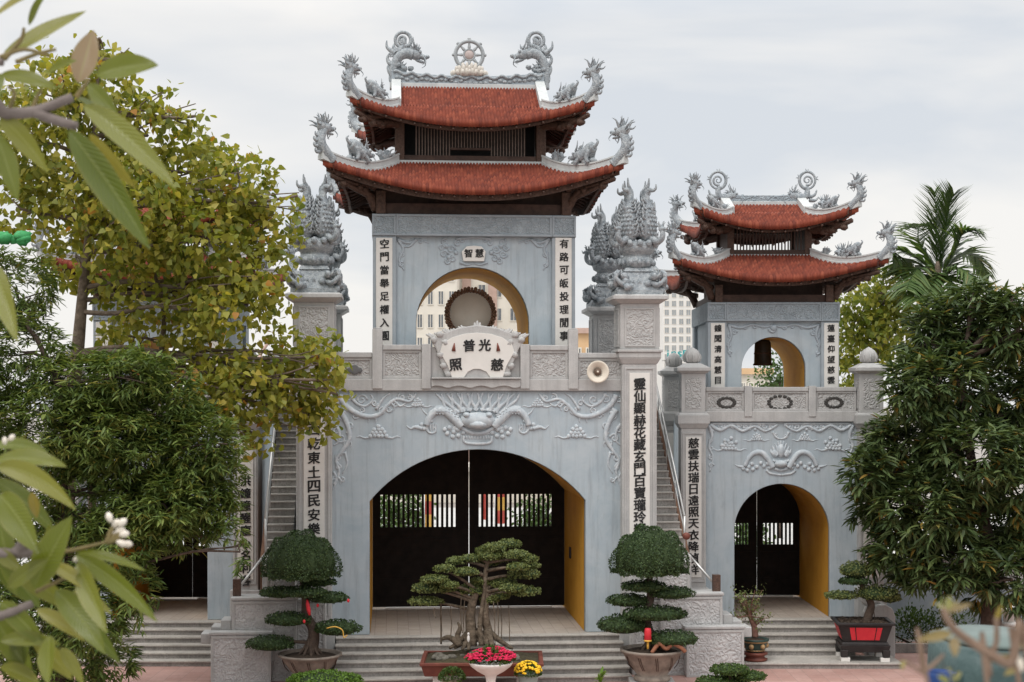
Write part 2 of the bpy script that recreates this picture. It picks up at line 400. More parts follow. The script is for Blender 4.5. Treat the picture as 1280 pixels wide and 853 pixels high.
def crown_points(clumps, twigs_per, leaves_per, twig_r, shell=.45):
    """clumps: (centre, radii) list -> leaf points gathered round twig ends inside each clump"""
    P = []; C = []; O = []
    for (c, r, f) in clumps:
        nt_ = max(1, int(twigs_per*f)); tw = np.array(c)+in_ball(nt_, shell)*np.array(r)
        for t in tw:
            k = max(2, int(leaves_per*rng.uniform(.6, 1.4)))
            P.append(t+rng.normal(size=(k, 3))*twig_r); C.append(np.repeat([t], k, 0)); O.append(np.repeat([unit((t-np.array(c))[None])[0]], k, 0))
    return np.concatenate(P), np.concatenate(C), np.concatenate(O)

def limb(mb, a, b, r0, r1, wob=.15, n=5, seg=7):
    a = Vector(a); b = Vector(b); L = (b-a).length
    pts = []
    for i in range(n+1):
        t = i/n; p = a.lerp(b, t)
        if 0 < i < n: p += Vector((random.uniform(-1,1), random.uniform(-1,1), random.uniform(-.6,.6)))*wob*L*.35
        pts.append(p)
    pts = spline(pts, 3); mb.tube(pts, taper(len(pts), r0, r1), seg); return pts

def pxclumps(lst, Y, squash=1.0, dj=1.0):
    out = []
    for q in lst:
        px, py, rx, ry = q[:4]; f = q[4] if len(q) > 4 else 1; d = q[5] if len(q) > 5 else rng.uniform(-dj, dj)
        c = W(px, py, Y+d); k = (Y+d)/F
        out.append(((c.x, c.y, c.z), (rx*k, max(rx, ry)*k*squash, ry*k), f*(rx*ry)/2500.0))
    return out

def text_mesh(name, items, m, depth=.012, bold=.018):
    """items: (char, cx, cz, size, tilt) in the x,z plane, facing -y"""
    mb = MB(); dg = None
    for ch, cx, cz, size, tilt in items:
        cu = bpy.data.curves.new('glyph', 'FONT'); cu.body = ch; cu.size = 1.0; cu.extrude = depth/size; cu.resolution_u = 3
        ob = bpy.data.objects.new('glyph', cu); col.objects.link(ob)
        dg = bpy.context.evaluated_depsgraph_get(); dg.update()
        me = bpy.data.meshes.new_from_object(ob.evaluated_get(dg))
        vs = np.array([v.co[:] for v in me.vertices])
        if len(vs):
            lo = vs.min(0); hi = vs.max(0); c = (lo+hi)/2; k = size/max(.72, max(hi[0]-lo[0], hi[1]-lo[1]))
            tilt += random.uniform(-.03, .03); ca, sa = math.cos(tilt), math.sin(tilt); fs = [tuple(p.vertices) for p in me.polygons]
            vs[:,:2] += np.round(np.sin(vs[:,:1]*37+vs[:,1:2]*[[23,31]])*.010, 4)
            for q, (dx, dy) in enumerate(((-1,-.5),(1,.5),(-.6,.6),(.7,-.6))):     # brush weight: four slightly shifted strokes
                out = []
                for x, y, z in vs:
                    X = (x-c[0]+dx*bold*1.3)*k; Z = (y-c[1]+dy*bold*1.3+(x-c[0])*.06)*k
                    out.append((cx+X*ca-Z*sa, -(z*size)-.0006*q, cz+X*sa+Z*ca))
                mb.add(out, fs)
        bpy.data.objects.remove(ob); bpy.data.meshes.remove(me); bpy.data.curves.remove(cu)
    return mb.mesh(name, m)
def vertical_text(chars, cx, ztop, zbot, size):
    n = len(chars); return [(c, cx, ztop+(zbot-ztop)*(i/(n-1) if n > 1 else 0), size, 0) for i, c in enumerate(chars)]

# ------------------------------------------------------------------ roof ornaments (made once, reused)
def spikes(mb, c, n, a0, a1, L, r, y=.05, bend=.35, flat=1):
    for i in range(n):
        a = a0+(a1-a0)*(i/(max(1, n-1))); l = L*random.uniform(.75, 1.1); yy = random.uniform(-y, y)
        d = Vector((math.cos(a), yy*2, math.sin(a))); q = Vector((-d.z, 0, d.x))*bend*random.choice((-1, 1, .6))
        p = [Vector(c), Vector(c)+d*l*.4+q*l*.15, Vector(c)+d*l*.75-q*l*.12, Vector(c)+d*l+q*l*.25]
        pp = spline(p, 4); mb.tube(pp, taper(len(pp), r, r*.15), 6)
def dragon_head(mb, c, s, look=0):
    x, y, z = c; rot = Matrix.Rotation(look, 3, 'Y')
    def P(a, b, d): q = rot @ Vector((a*s, b*s, d*s)); return (x+q.x, y+q.y, z+q.z)
    mb.ell(P(0,0,0), (.15*s,.12*s,.12*s), rot=rot); mb.ell(P(.15,0,.0), (.12*s,.085*s,.06*s), rot=rot); mb.ell(P(.25,0,.035), (.05*s,.06*s,.045*s), rot=rot)
    mb.ell(P(.13,0,-.11), (.12*s,.065*s,.032*s), rot=rot)
    for e in (-1, 1):
        mb.ell(P(.08,e*.085,.07), (.035*s,.03*s,.035*s)); 
        hp = spline([P(0,e*.07,.1), P(-.1,e*.1,.2), P(-.16,e*.12,.32)], 4); mb.tube(hp, taper(len(hp), .03*s, .006*s), 6)
        wk = spline([P(.2,e*.07,-.02), P(.26,e*.13,-.12), P(.2,e*.16,-.2)], 3); mb.tube(wk, taper(len(wk), .018*s, .004*s), 5)
def m_tip():
    mb = MB(); nk = spline([(.30,0,-.20),(.10,0,-.02),(-.05,0,.16),(-.08,0,.34),(-.02,0,.50),(.06,0,.60)], 5)
    mb.tube(nk, taper(len(nk), .17, .11), 9)
    dragon_head(mb, (.10,0,.64), 1.15, .1)
    spikes(mb, (.02,0,.64), 13, R(55), R(175), .40, .055, .3); mb.ell((-.04,0,.66), (.15,.12,.14), jit=.15)
    for i, (hx, hz) in enumerate(((-.12,.02),(-.17,.17),(-.17,.32),(-.12,.45))):
        p = spline([(hx+.06,0,hz),(hx-.06,0,hz-.05),(hx-.13,0,hz-.01),(hx-.13,0,hz+.05)], 4); mb.tube(p, taper(len(p), .06, .015), 6)
    p = spline([(.18,0,.52),(.17,0,.42),(.22,0,.34)], 4); mb.tube(p, taper(len(p), .03, .006), 6)
    return mb.mesh('dragon_finial', m_statue)
def m_lion():
    mb = MB(); b = spline([(-.30,0,.44),(-.18,0,.40),(-.03,0,.28),(.10,0,.22)], 5); mb.tube(b, taper(len(b), .12, .19, .6), 9)
    dragon_head(mb, (.22,0,.26), 1.05, .25); spikes(mb, (.14,0,.30), 10, R(40), R(150), .22, .045, .4)
    t = spline([(-.3,0,.44),(-.37,0,.48),(-.42,0,.56),(-.36,0,.62)], 4); mb.tube(t, taper(len(t), .06, .015), 7)
    for e in (-1, 1):
        for q in (((-.2,e*.1,.36),(-.14,e*.13,.16),(-.2,e*.13,.02)), ((.08,e*.09,.2),(.18,e*.13,.08),(.22,e*.13,0))):
            p = spline(q, 3); mb.tube(p, taper(len(p), .07, .045), 6)
    for i in range(6): mb.ell((random.uniform(-.3,.3), random.uniform(-.06,.06), random.uniform(0,.1)), (.1,.08,.07), jit=.2)
    spikes(mb, (-.1,0,.42), 4, R(70), R(130), .13, .03, .1)
    return mb.mesh('guardian_lion', m_statue)
def m_ridge_dragon():
    mb = MB()
    cl = spline([(-.22,0,-.45),(-.2,0,-.1),(-.2,0,.2),(-.12,0,.45),(0,0,.64),(.22,0,.72),(.42,0,.68)], 5); mb.tube(cl, taper(len(cl), .11, .19), 9)
    dragon_head(mb, (.50,0,.68), 1.5, .3); spikes(mb, (.42,0,.72), 12, R(30), R(150), .32, .06, .4); spikes(mb, (.15,0,.78), 7, R(70), R(150), .2, .05, .3); spikes(mb, (-.1,0,.3), 6, R(-60), R(60), .3, .06, .2)
    rg = [( .10+.25*math.cos(a), 0, 1.14+.25*math.sin(a)) for a in np.linspace(-1.0, 4.9, 26)]; mb.tube(rg, taper(26, .065, .05), 8); mb.ell((.1,0,1.08), (.12,.06,.14), jit=.2)
    sp = curl((.10, 1.14), .16, 1.3, -1.5, -1); mb.tube(sp, taper(len(sp), .05, .02), 7)
    nk = spline([(.02,0,.7),(.02,0,.85),(.16,0,.93),(.25,0,.98)], 4); mb.tube(nk, taper(len(nk), .13, .05), 8)
    for q in (((-.15,0,.72),(-.30,0,.80),(-.42,0,.92),(-.42,0,1.12)), ((-.1,0,.75),(-.2,0,.9),(-.18,0,1.02)), ((-.18,0,.3),(-.34,0,.40),(-.40,0,.56),(-.33,0,.72)), ((-.2,0,.0),(-.32,0,.1),(-.38,0,.26),(-.33,0,.36)), ((-.2,0,-.25),(-.3,0,-.15),(-.34,0,.02))):
        p = spline(q, 5); mb.tube(p, taper(len(p), .11, .015), 7)
    spikes(mb, (-.12,0,.6), 9, R(90), R(180), .28, .05, .15)
    for i in range(9): mb.ell((random.uniform(-.2,.35), random.uniform(-.08,.08), random.uniform(.05,.45)), (.1,.09,.08), jit=.2)
    return mb.mesh('ridge_dragon', m_statue)
def m_makara():
    mb = MB()
    dragon_head(mb, (.42,0,.22), 1.15, .1); spikes(mb, (.36,0,.26), 9, R(20), R(160), .26, .04, .3)
    b = spline([(.36,0,.2),(.15,0,.18),(-.02,0,.22),(-.06,0,.40),(-.0,0,.52)], 5); mb.tube(b, taper(len(b), .15, .06), 8)
    rg = [(-.06+.25*math.cos(a), 0, .72+.27*math.sin(a)) for a in np.linspace(-1.35, 5.2, 28)]; mb.tube(rg, taper(28, .055, .03), 8)
    sp = curl((-.06, .72), .17, 1.5, -1.3, -1); mb.tube(sp, taper(len(sp), .045, .015), 6)
    for a in (.3, 1.5, 2.9): 
        c = (-.06+.25*math.cos(a), 0, .72+.27*math.sin(a)); spikes(mb, c, 2, a-.3, a+.7, .14, .035, .05)
    for q in (((-.1,0,.2),(-.28,0,.25),(-.36,0,.42)), ((-.12,0,.1),(-.3,0,.08),(-.42,0,.2))):
        p = spline(q, 4); mb.tube(p, taper(len(p), .08, .02), 6)
    return mb.mesh('ridge_serpent', m_statue)
def m_leafy():
    mb = MB(); spikes(mb, (0,0,.02), 8, R(20), R(160), .34, .06, .3); mb.ell((0,0,.1), (.18,.12,.14), jit=.15); mb.ell((.12,0,.2), (.09,.08,.1), jit=.15)
    mb.ell((-.14,0,.17), (.08,.08,.1), jit=.15)
    return mb.mesh('leaf_ornament', m_statue)
ME_TIP, ME_LION, ME_RD, ME_MAK, ME_LEAF = m_tip(), m_lion(), m_ridge_dragon(), m_makara(), m_leafy()

def m_phoenix():
    """four stone phoenixes standing back to back on a vase, with a draped block of scroll dragons below; about 3.1 m tall"""
    base = MB(); 
    base.frus(0,0,0,.12,.60,.60,.60,.60); base.frus(0,0,.12,.62,.55,.55,.36,.36); base.frus(0,0,.62,.72,.40,.40,.34,.34)
    for k in range(4):
        rm = Matrix.Rotation(k*math.pi/2, 3, 'Z')
        for j in range(5):                                     # draped swags on each face
            x0 = -.34+.17*j
            p = [rm @ Vector((x0+.17*t, -.50+.02*0-.07*(1-abs(2*t-1))*0+.10*.3, .40-.16*math.sin(math.pi*t))) for t in np.linspace(0,1,8)]
            base.tube(p, .028, 6)
        for sx in (-1, 1):
            p = [rm @ Vector(q) for q in spline([(sx*.3,-.42,.35),(sx*.45,-.62,.25),(sx*.62,-.66,.38),(sx*.66,-.6,.56),(sx*.56,-.55,.62)], 4)]
            base.tube(p, taper(len(p), .085, .025), 7)
        rd = Matrix.Rotation(k*math.pi/2+math.pi/4, 3, 'Z')
        for q in range(9):
            c = rd @ Vector((.62+random.uniform(-.14,.16), random.uniform(-.25,.25), random.uniform(.06,.5))); base.ell(c, (.11,.11,.10), 7, 5, jit=.25)
        for q in range(5):
            a = random.uniform(.2, 1.4); c = rd @ Vector((.70, random.uniform(-.2,.2), .42)); d = rd @ Vector((math.cos(a), random.uniform(-.5,.5), math.sin(a)))
            p = [c, c+d*.12, c+d*.2+Vector((0,0,.06))]; base.tube(p, [.05,.035,.01], 6)
    vase = MB()
    vase.lathe([(.30,.70),(.40,.78),(.44,.88),(.42,.98),(.35,1.04),(.36,1.08),(.46,1.14),(.50,1.26),(.47,1.38),(.38,1.44),(.2,1.46)], n=24)
    for k in range(12):
        a = k*math.pi/6; vase.ell((.45*math.cos(a), .45*math.sin(a), .87), (.07,.07,.09), 7, 5)
        vase.ell((.5*math.cos(a), .5*math.sin(a), 1.36), (.09,.09,.10), 7, 5, jit=.1)
    bird = MB()
    prof = [(.05,1.40),(.17,1.46),(.245,1.60),(.285,1.76),(.28,1.92),(.25,2.08),(.20,2.26),(.14,2.42),(.06,2.54)]
    n = 22; vs = []
    for i, (r, z) in enumerate(prof):                            # plume with shallow upright grooves
        for k in range(n): 
            a = 2*math.pi*k/n; rr = r*(.94 if k % 2 else 1.0); vs.append((.33+rr*.80*math.cos(a), rr*math.sin(a), z))
    bird.add(vs, [(i*n+k, i*n+(k+1) % n, (i+1)*n+(k+1) % n, (i+1)*n+k) for i in range(len(prof)-1) for k in range(n)], True)
    for i, z in enumerate(np.linspace(1.56, 2.44, 11)):          # ruffled feathers along both edges of the plume
        r = float(np.interp(z, [p[1] for p in prof], [p[0] for p in prof]))
        for sg in (-1, 1):
            for a, l in ((1.25, .10), (1.75, .12), (2.2, .07)):
                a += random.uniform(-.12, .12); c = Vector((.33+r*.8*math.cos(a), sg*r*math.sin(a), z)); d = Vector((.3*math.cos(a), sg, .55)).normalized()*l*random.uniform(.8,1.25)
                p = [c-d*.3, c+d*.4, c+d*.8+Vector((0,0,.03)), c+d+Vector((0,-sg*.02,.07))]; bird.tube(p, [.045,.045,.032,.008], 6, .7)
    for i, z in enumerate(np.linspace(1.62, 2.3, 7)):            # a few breast scales on the outer face
        r = float(np.interp(z, [p[1] for p in prof], [p[0] for p in prof]))
        for k in range(4): 
            a = -.6+.4*k+.2*(i % 2); bird.ell((.33+r*.8*math.cos(a), r*math.sin(a), z), (.028,.05,.045), 7, 5)
    for q, r0, r1 in ((((.31,0,2.36),(.31,0,2.58),(.30,0,2.78),(.38,0,2.92),(.40,0,3.10)), .13, .015), (((.30,0,2.66),(.40,0,2.78),(.54,0,2.76),(.62,0,2.82),(.62,0,2.92)), .09, .015), (((.27,0,2.5),(.20,0,2.68),(.20,0,2.82)), .08, .012), (((.45,0,2.2),(.56,0,2.32),(.57,0,2.46)), .07, .012)):
        p = spline(q, 5); bird.tube(p, taper(len(p), r0, r1), 7, .8)
    nk = spline([(.45,0,1.50),(.66,0,1.40),(.80,0,1.46),(.84,0,1.60),(.80,0,1.70)], 5); bird.tube(nk, taper(len(nk), .10, .06), 8)
    bird.ell((.81,0,1.72), (.10,.075,.075)); bird.tube([(.87,0,1.73),(.96,0,1.71),(1.02,0,1.79)], [.055,.035,.008], 6)
    spikes(bird, (.78,0,1.75), 5, R(50), R(150), .22, .04, .2); spikes(bird, (.66,0,1.44), 4, R(-60), R(60), .16, .035, .2)
    return base.mesh('draped_base', m_statue), vase.mesh('vase', m_statue), bird.mesh('phoenix', m_statue)
ME_PB, ME_PV, ME_PH = m_phoenix()
def phoenix_finial(parent, loc, s=1.0, rz=0):
    o = link('draped_base', ME_PB, parent, loc, (0,0,rz), (s,s,s))
    link('vase', ME_PV, o)
    for k in range(4): link('phoenix', ME_PH, o, rot=(0,0,k*math.pi/2+math.pi/4))
    return o

# ------------------------------------------------------------------ roofs
class Skirt:
    def __init__(s, cu, cv, a, b, over, ext, z0, z1, lift, sag=.25):
        s.cu, s.cv, s.a, s.b, s.over, s.ext, s.z0, s.z1, s.lift, s.sag = cu, cv, a, b, over, ext, z0, z1, lift, sag
        s.L = a
    def pt(s, side, t, q, dz=0.0, out=0.0):
        """side 0 front 1 right 2 back 3 left; t metres along from the middle; q 0 eave 1 top"""
        A, B = (s.a, s.b) if side % 2 == 0 else (s.b, s.a)
        q = min(q, max(0.0, (A-abs(t))/s.over))
        g = max(0.0, 1-(A-abs(t))/s.L)**2.25
        e = s.ext*g*(1-q)*g
        x = t+math.copysign(e, t); y = -B+q*s.over-e-out
        z = s.z0+(s.z1-s.z0)*((1-s.sag)*q+s.sag*q*q)+s.lift*g*(1-q)**1.35+dz
        if side == 1: x, y = -y, x
        elif side == 2: x, y = -x, -y
        elif side == 3: x, y = y, -x
        return (s.cu+x, s.cv+y, z)
    def half(s, side): return s.a if side % 2 == 0 else s.b
    def tiles(s, name, parent, pitch=.086, course=.125):
        mb = MB(); uvs = []
        run = math.hypot(s.over, s.z1-s.z0); nc = max(3, int(run/course))
        for side in range(4):
            A = s.half(side); n = int(2*A/pitch); seg = 4
            ts = [(-A+2*A*i/(n*seg)) for i in range(n*seg+1)]
            rows = [(.22, -.15), (0, -.13)]
            for i in range(nc): rows += [(i/nc, .042), ((i+1)/nc, .012)]
            base = len(mb.v); m = len(ts)
            for q, dz in rows:
                for j, t in enumerate(ts):
                    c = .06*abs(math.sin(math.pi*j/seg)) if dz > -.01 else (.02*abs(math.sin(math.pi*j/seg)) if q == 0 else 0)
                    mb.v.append(s.pt(side, t, q, dz+c))
            for r in range(len(rows)-1):
                for j in range(m-1):
                    tm = max(abs(ts[j]), abs(ts[j+1])); qm = (A-min(abs(ts[j]), abs(ts[j+1])))/s.over
                    if min(rows[r][0], rows[r+1][0]) >= qm: continue
                    mb.smooth.add(len(mb.f))
                    mb.f.append((base+r*m+j, base+r*m+j+1, base+(r+1)*m+j+1, base+(r+1)*m+j))
                    cu_ = j//seg+.5+side*1000; rv = r//2+.5
                    uvs += [(cu_, rv)]*4
        me = mb.mesh(name, m_tile); uvl = me.uv_layers.new(name='UVMap'); uvl.data.foreach_set('uv', np.array(uvs, dtype=np.float32).reshape(-1))
        return link(name, me, parent)
    def soffit(s, name, parent, dz=-.17):
        mb = MB()
        for side in range(4):
            A = s.half(side); n = 40; ts = [-A+2*A*i/n for i in range(n+1)]; base = len(mb.v); K = 8
            for k in range(K+1):
                for t in ts: mb.v.append(s.pt(side, t, .17+.83*k/K, dz))
            for k in range(K):
                for j in range(n): mb.f.append((base+k*(n+1)+j, base+(k+1)*(n+1)+j, base+(k+1)*(n+1)+j+1, base+k*(n+1)+j+1))
            # rafters under the boards
            nr = int(2*A/.32)
            for i in range(1, nr):
                t = -A+2*A*i/nr; q1 = min(1.0, (A-abs(t))/s.over)
                if q1 < .15: continue
                mb.tube([s.pt(side, t, q, dz-.03) for q in np.linspace(.02, q1, 5)], .038, 4)
        return mb.build(name, m_wood, parent)
    def fascia(s, name, parent, h0=-.06, h1=-.25, inset=.17, th=.07):
        mb = MB()
        for side in range(4):
            A = s.half(side); n = 48; base = len(mb.v)
            for i in range(n+1):
                t = (-A+2*A*i/n)*.985
                for (d, o) in ((h0, -inset), (h1, -inset), (h1, -inset-th), (h0, -inset-th)):
                    mb.v.append(s.pt(side, t, 0, d, o))
            for i in range(n):
                for k in range(4):
                    a_, b_ = base+i*4+k, base+i*4+(k+1) % 4
                    mb.f.append((a_, a_+4, b_+4, b_))
        return mb.build(name, m_wood2, parent)
    def hip(s, k, q): # k corner 0 front-left 1 front-right 2 back-right 3 back-left
        A = s.a; side = 0 if k in (0, 1) else 2
        t = (-1 if k in (0, 2) else 1)*(A-q*s.over)
        return Vector(s.pt(side, t, q))
    def hips(s, parent, qs=1.0, wid=.085, h=.24, dz=.03):
        for k in range(4):
            mb = MB(); pts = [s.hip(k, q) for q in np.linspace(qs, .0, 16)]
            d = pts[-1]-pts[-2]; pts.append(pts[-1]+d*.3); n = len(pts); base = 0
            for i, p in enumerate(pts):
                t = pts[min(i+1, n-1)]-pts[max(i-1, 0)]; t.z = 0; t.normalize(); sd = Vector((-t.y, t.x, 0)); hh = h*(1.0 if i < n-2 else .8)
                for (sx, z) in ((-1.25, dz-.05), (1.25, dz-.05), (1.25, dz+.05), (1, dz+.06), (1, dz+hh-.05), (1.3, dz+hh-.04), (1.3, dz+hh), (-1.3, dz+hh), (-1.3, dz+hh-.04), (-1, dz+hh-.05), (-1, dz+.06), (-1.25, dz+.05)):
                    mb.v.append(tuple(p+sd*sx*wid+Vector((0,0,z))))
            m = 12
            for i in range(n-1):
                for j in range(m): mb.f.append((i*m+j, i*m+(j+1) % m, (i+1)*m+(j+1) % m, (i+1)*m+j))
            mb.f.append(tuple(range(m-1,-1,-1))); mb.f.append(tuple((n-1)*m+j for j in range(m)))
            mb.build('hip_ridge', m_ridge, parent)
    def corner_timbers(s, parent, wall_a, wall_b, z_wall, post=True):
        for k in range(4):
            mb = MB(); sx = -1 if k in (0, 3) else 1; sy = -1 if k in (0, 1) else 1
            pts = [s.hip(k, q)+Vector((0,0,-.30-.12*q)) for q in np.linspace(.08, 1.0, 8)]
            mb.tube(pts, taper(8, .07, .13), 4)
            p0 = Vector((s.cu+sx*wall_a, s.cv+sy*wall_b, z_wall+.12)); e = s.hip(k, .45)+Vector((0,0,-.42))
            pp = spline([p0, p0.lerp(e, .5)+Vector((0,0,.05)), e], 4); mb.tube(pp, taper(len(pp), .13, .09), 6)
            e2 = s.hip(k, .2)+Vector((0,0,-.36)); pp = spline([p0+Vector((0,0,.3)), p0.lerp(e2, .6)+Vector((0,0,.1)), e2], 4); mb.tube(pp, taper(len(pp), .10, .06), 6)
            for q in (.2, .4, .6):
                c = s.hip(k, q)+Vector((0,0,-.42)); mb.ell(c, (.13,.13,.10), 7, 5, jit=.2)
            mb.build('corner_bracket', m_wood2, parent)
    def ornaments(s, parent, tip=1.0, lions=((.42, 1.0, 'lion'),)):
        for k in range(4):
            p = s.hip(k, 0); inn = s.hip(k, .4)-p; inn.z = 0; an = math.atan2(inn.y, inn.x)
            link('dragon_finial', ME_TIP, parent, p+Vector((0,0,.2*tip)), (0,0,an), (tip,)*3)
            for q, sc, kind in lions:
                pp = s.hip(k, q)+Vector((0,0,.24))
                if kind == 'lion': link('guardian_lion', ME_LION, parent, pp, (0, 0, an), (sc,)*3)
                elif kind == 'leaf': link('leaf_ornament', ME_LEAF, parent, pp, (0,0,an), (sc,)*3)
def gable_top(name, parent, cu, cv, a1, b1, z1, zr, pitch=.086, course=.125):
    """upper strips of a hip-and-gable roof: tiles, gable ends, verge bands and ridge"""
    mb = MB(); uvs = []; run = math.hypot(b1, zr-z1); nc = max(2, int(run/course))
    for sg in (-1, 1):
        n = int(2*a1/pitch); seg = 4; ts = [-a1+2*a1*i/(n*seg) for i in range(n*seg+1)]; m = len(ts); base = len(mb.v)
        rows = []
        for i in range(nc): rows += [(i/nc, .042), ((i+1)/nc, .012)]
        for q, dz in rows:
            for j, t in enumerate(ts):
                c = .06*abs(math.sin(math.pi*j/seg)); mb.v.append((cu+t*(-sg), cv+sg*b1*(1-q), z1-.035*(1-q)+(zr-z1)*(q*.85+.15*q*q)+dz+c))
        for r in range(len(rows)-1):
            for j in range(m-1):
                mb.smooth.add(len(mb.f)); mb.f.append((base+r*m+j, base+r*m+j+1, base+(r+1)*m+j+1, base+(r+1)*m+j)); uvs += [(j//seg+.5+sg*3000, r//2+.5)]*4
    me = mb.mesh(name, m_tile); uvl = me.uv_layers.new(name='UVMap'); uvl.data.foreach_set('uv', np.array(uvs, dtype=np.float32).reshape(-1))
    o = link(name, me, parent)
    for sx in (-1, 1):
        ge = MB(); x = cu+sx*(a1-.02); ge.add([(x-.06*sx, cv-b1, z1-.15), (x-.06*sx, cv+b1, z1-.15), (x-.06*sx, cv, zr+.1), (x, cv-b1, z1-.15), (x, cv+b1, z1-.15), (x, cv, zr+.1)], [(0,1,2),(3,5,4),(0,3,4,1),(1,4,5,2),(2,5,3,0)])
        for sg in (-1, 1):                                            # verge band climbing to the ridge
            pts = [Vector((cu+sx*a1, cv+sg*b1*(1-q), z1+(zr-z1)*q)) for q in (-.03, .5, 1.0)]
            base = len(ge.v)
            for p in pts:
                for dx, dz in ((-.13,-.05),(.13,-.05),(.13,.24),(-.13,.24)): ge.v.append((p.x+dx, p.y, p.z+dz))
            for i in range(2):
                for j in range(4): ge.f.append((base+i*4+j, base+i*4+(j+1) % 4, base+(i+1)*4+(j+1) % 4, base+(i+1)*4+j))
            ge.f.append((base,base+1,base+2,base+3))
        ge.build('gable_end', m_ridge, o)
    return o
# ------------------------------------------------------------------ frames of the three gates
MG = Frame(-.905, 40.0, math.atan(.079))
RG = Frame(7.60, 43.0, 0.0)
LG = Frame(-9.90, 42.5, 0.0)
ZP = .95                                                       # porch level
# ------------------------------------------------------------------ ground
g = MB(); g.add([(-400,-60,0),(400,-60,0),(400,1500,0),(-400,1500,0)], [(0,1,2,3)])
tag(g.build('ground', M('grey_ground', (.22,.20,.18), (.30,.27,.245), .3, .9, .3, 8, .02)), kind='structure')
g = MB(); g.add([(-22,20,.004),(24,20,.004),(24,44.6,.004),(-22,44.6,.004)], [(0,1,2,3)])
tag(g.build('pavement', m_paver), kind='structure')

# ------------------------------------------------------------------ arches
def arc_seg(u0, u1, zs, za, n=28):
    """points of a segmental arch from (u1,zs) back to (u0,zs), right to left"""
    h = (u1-u0)/2; r = za-zs; c = (u0+u1)/2; Rr = (h*h+r*r)/(2*r); zc = za-Rr; a = math.asin(min(1, h/Rr))
    if r > h: a = math.pi-a
    return [(c+Rr*math.sin(a-2*a*i/n), zc+Rr*math.cos(a-2*a*i/n)) for i in range(n+1)]
def arch_wall(mb, U0, U1, zb, zt, u0, u1, zs, za, v0, v1):
    arc = arc_seg(u0, u1, zs, za)[::-1]                        # left to right
    pts = [(U0,zb),(u0,zb)]+arc+[(u1,zb),(U1,zb),(U1,zt),(U0,zt)]
    mb.prism(pts, v0, v1)
def arch_lining(mb, zb, u0, u1, zs, za, v0, v1, off=.012):
    arc = arc_seg(u0+off, u1-off, zs, za-off)[::-1]
    pts = [(u0+off,zb)]+arc+[(u1-off,zb)]; n = len(pts)
    vs = [(x,v0,z) for x,z in pts]+[(x,v1,z) for x,z in pts]
    mb.add(vs, [(i, i+1, n+i+1, n+i) for i in range(n-1)])
def door_leaf(parent, fr, v, u0, u1, zb, ztop, lat, bars, mirror=False):
    """one dark leaf: stiles, rails, fielded panels and a barred opening; ztop(u) gives the arch"""
    L0, L1, Z0, Z1 = lat
    mb = MB(); t = .07
    mb.box(u0, u1, v, v+t, zb, Z0); mb.box(u0, L0, v, v+t, Z0, Z1); mb.box(L1, u1, v, v+t, Z0, Z1)
    us = np.linspace(u0, u1, 14); mb.prism([(u0,Z1),(u1,Z1)]+[(u, ztop(u)) for u in us[::-1]], v, v+t)
    W_ = (u1-u0)
    for i in range(2):                                          # raised fields below
        a = u0+W_*(.08+.46*i)
        mb.box(a, a+W_*.38, v-.02, v, zb+.16, zb+(Z0-zb)*.36); mb.box(a, a+W_*.38, v-.02, v, zb+(Z0-zb)*.44, zb+(Z0-zb)*.88)
    o = mb.build('door_leaf', m_door, parent)
    b = MB(); s = (L1-L0)/bars
    for i in range(bars+1): b.box(L0+s*i-s*.26, L0+s*i+s*.26, v+.02, v+.05, Z0, Z1)
    b.box(L0, L1, v+.012, v+.058, Z0-.02, Z0+.03); b.box(L0, L1, v+.012, v+.058, Z1-.03, Z1+.02)
    b.build('lattice', m_door, o)
    return o
def panel_frame(mb, u0, u1, z0, z1, v, t=.05, d=.03):
    """raised border strips on a face at v, facing -v"""
    mb.box(u0,u1,v-d,v,z0,z0+t); mb.box(u0,u1,v-d,v,z1-t,z1); mb.box(u0,u0+t,v-d,v,z0+t,z1-t); mb.box(u1-t,u1,v-d,v,z0+t,z1-t)

# ------------------------------------------------------------------ reliefs
class Rel:
    def __init__(s, fr, v): s.fr, s.v, s.mb = fr, v, MB(); s.k = (fr.o.y+v)/F; s.fl = 1.0
    def P(s, x, y): u, z = s.fr.at(x, y, s.v); return (u, s.v, z)
    def line(s, pts, r0, r1, n=5, flat=1.0):
        p = spline([s.P(*q) for q in pts], n); s.mb.tube(p, taper(len(p), r0*s.k, r1*s.k), 7, flat)
    def dot(s, x, y, r, ry=None, d=.8): 
        u, v, z = s.P(x, y); s.mb.ell((u, v, z), (r*s.k, r*s.k*d, (ry or r)*s.k), 8, 6)
    def curl(s, x, y, r, a0, sgn, w=1.6, turns=1.3):
        u, v, z = s.P(x, y); p = curl((u, z), r*s.k, turns, a0, sgn, 20, v); s.mb.tube(p, taper(len(p), w*s.k, w*.6*s.k), 6, 1.0)
    def cloud(s, x, y, r, sc=1.0):
        for (a, b) in ((-2,0),(-1,0),(0,0),(1,0),(2,0),(-1.5,-1),(-.5,-1),(.5,-1),(1.5,-1),(-1,-2),(0,-2),(1,-2),(0,-2.9)):
            s.dot(x+a*r*1.55*sc+random.uniform(-.4,.4), y+b*r*1.25+random.uniform(-.4,.4), r)
        for sg in (-1, 1): s.line([(x+sg*2*r*1.5, y+r*.4),(x+sg*3.6*r*1.5, y+r*.9),(x+sg*5*r*1.5,y+r*.2),(x+sg*6*r*1.5,y+r*.7)], r*.55, r*.15)

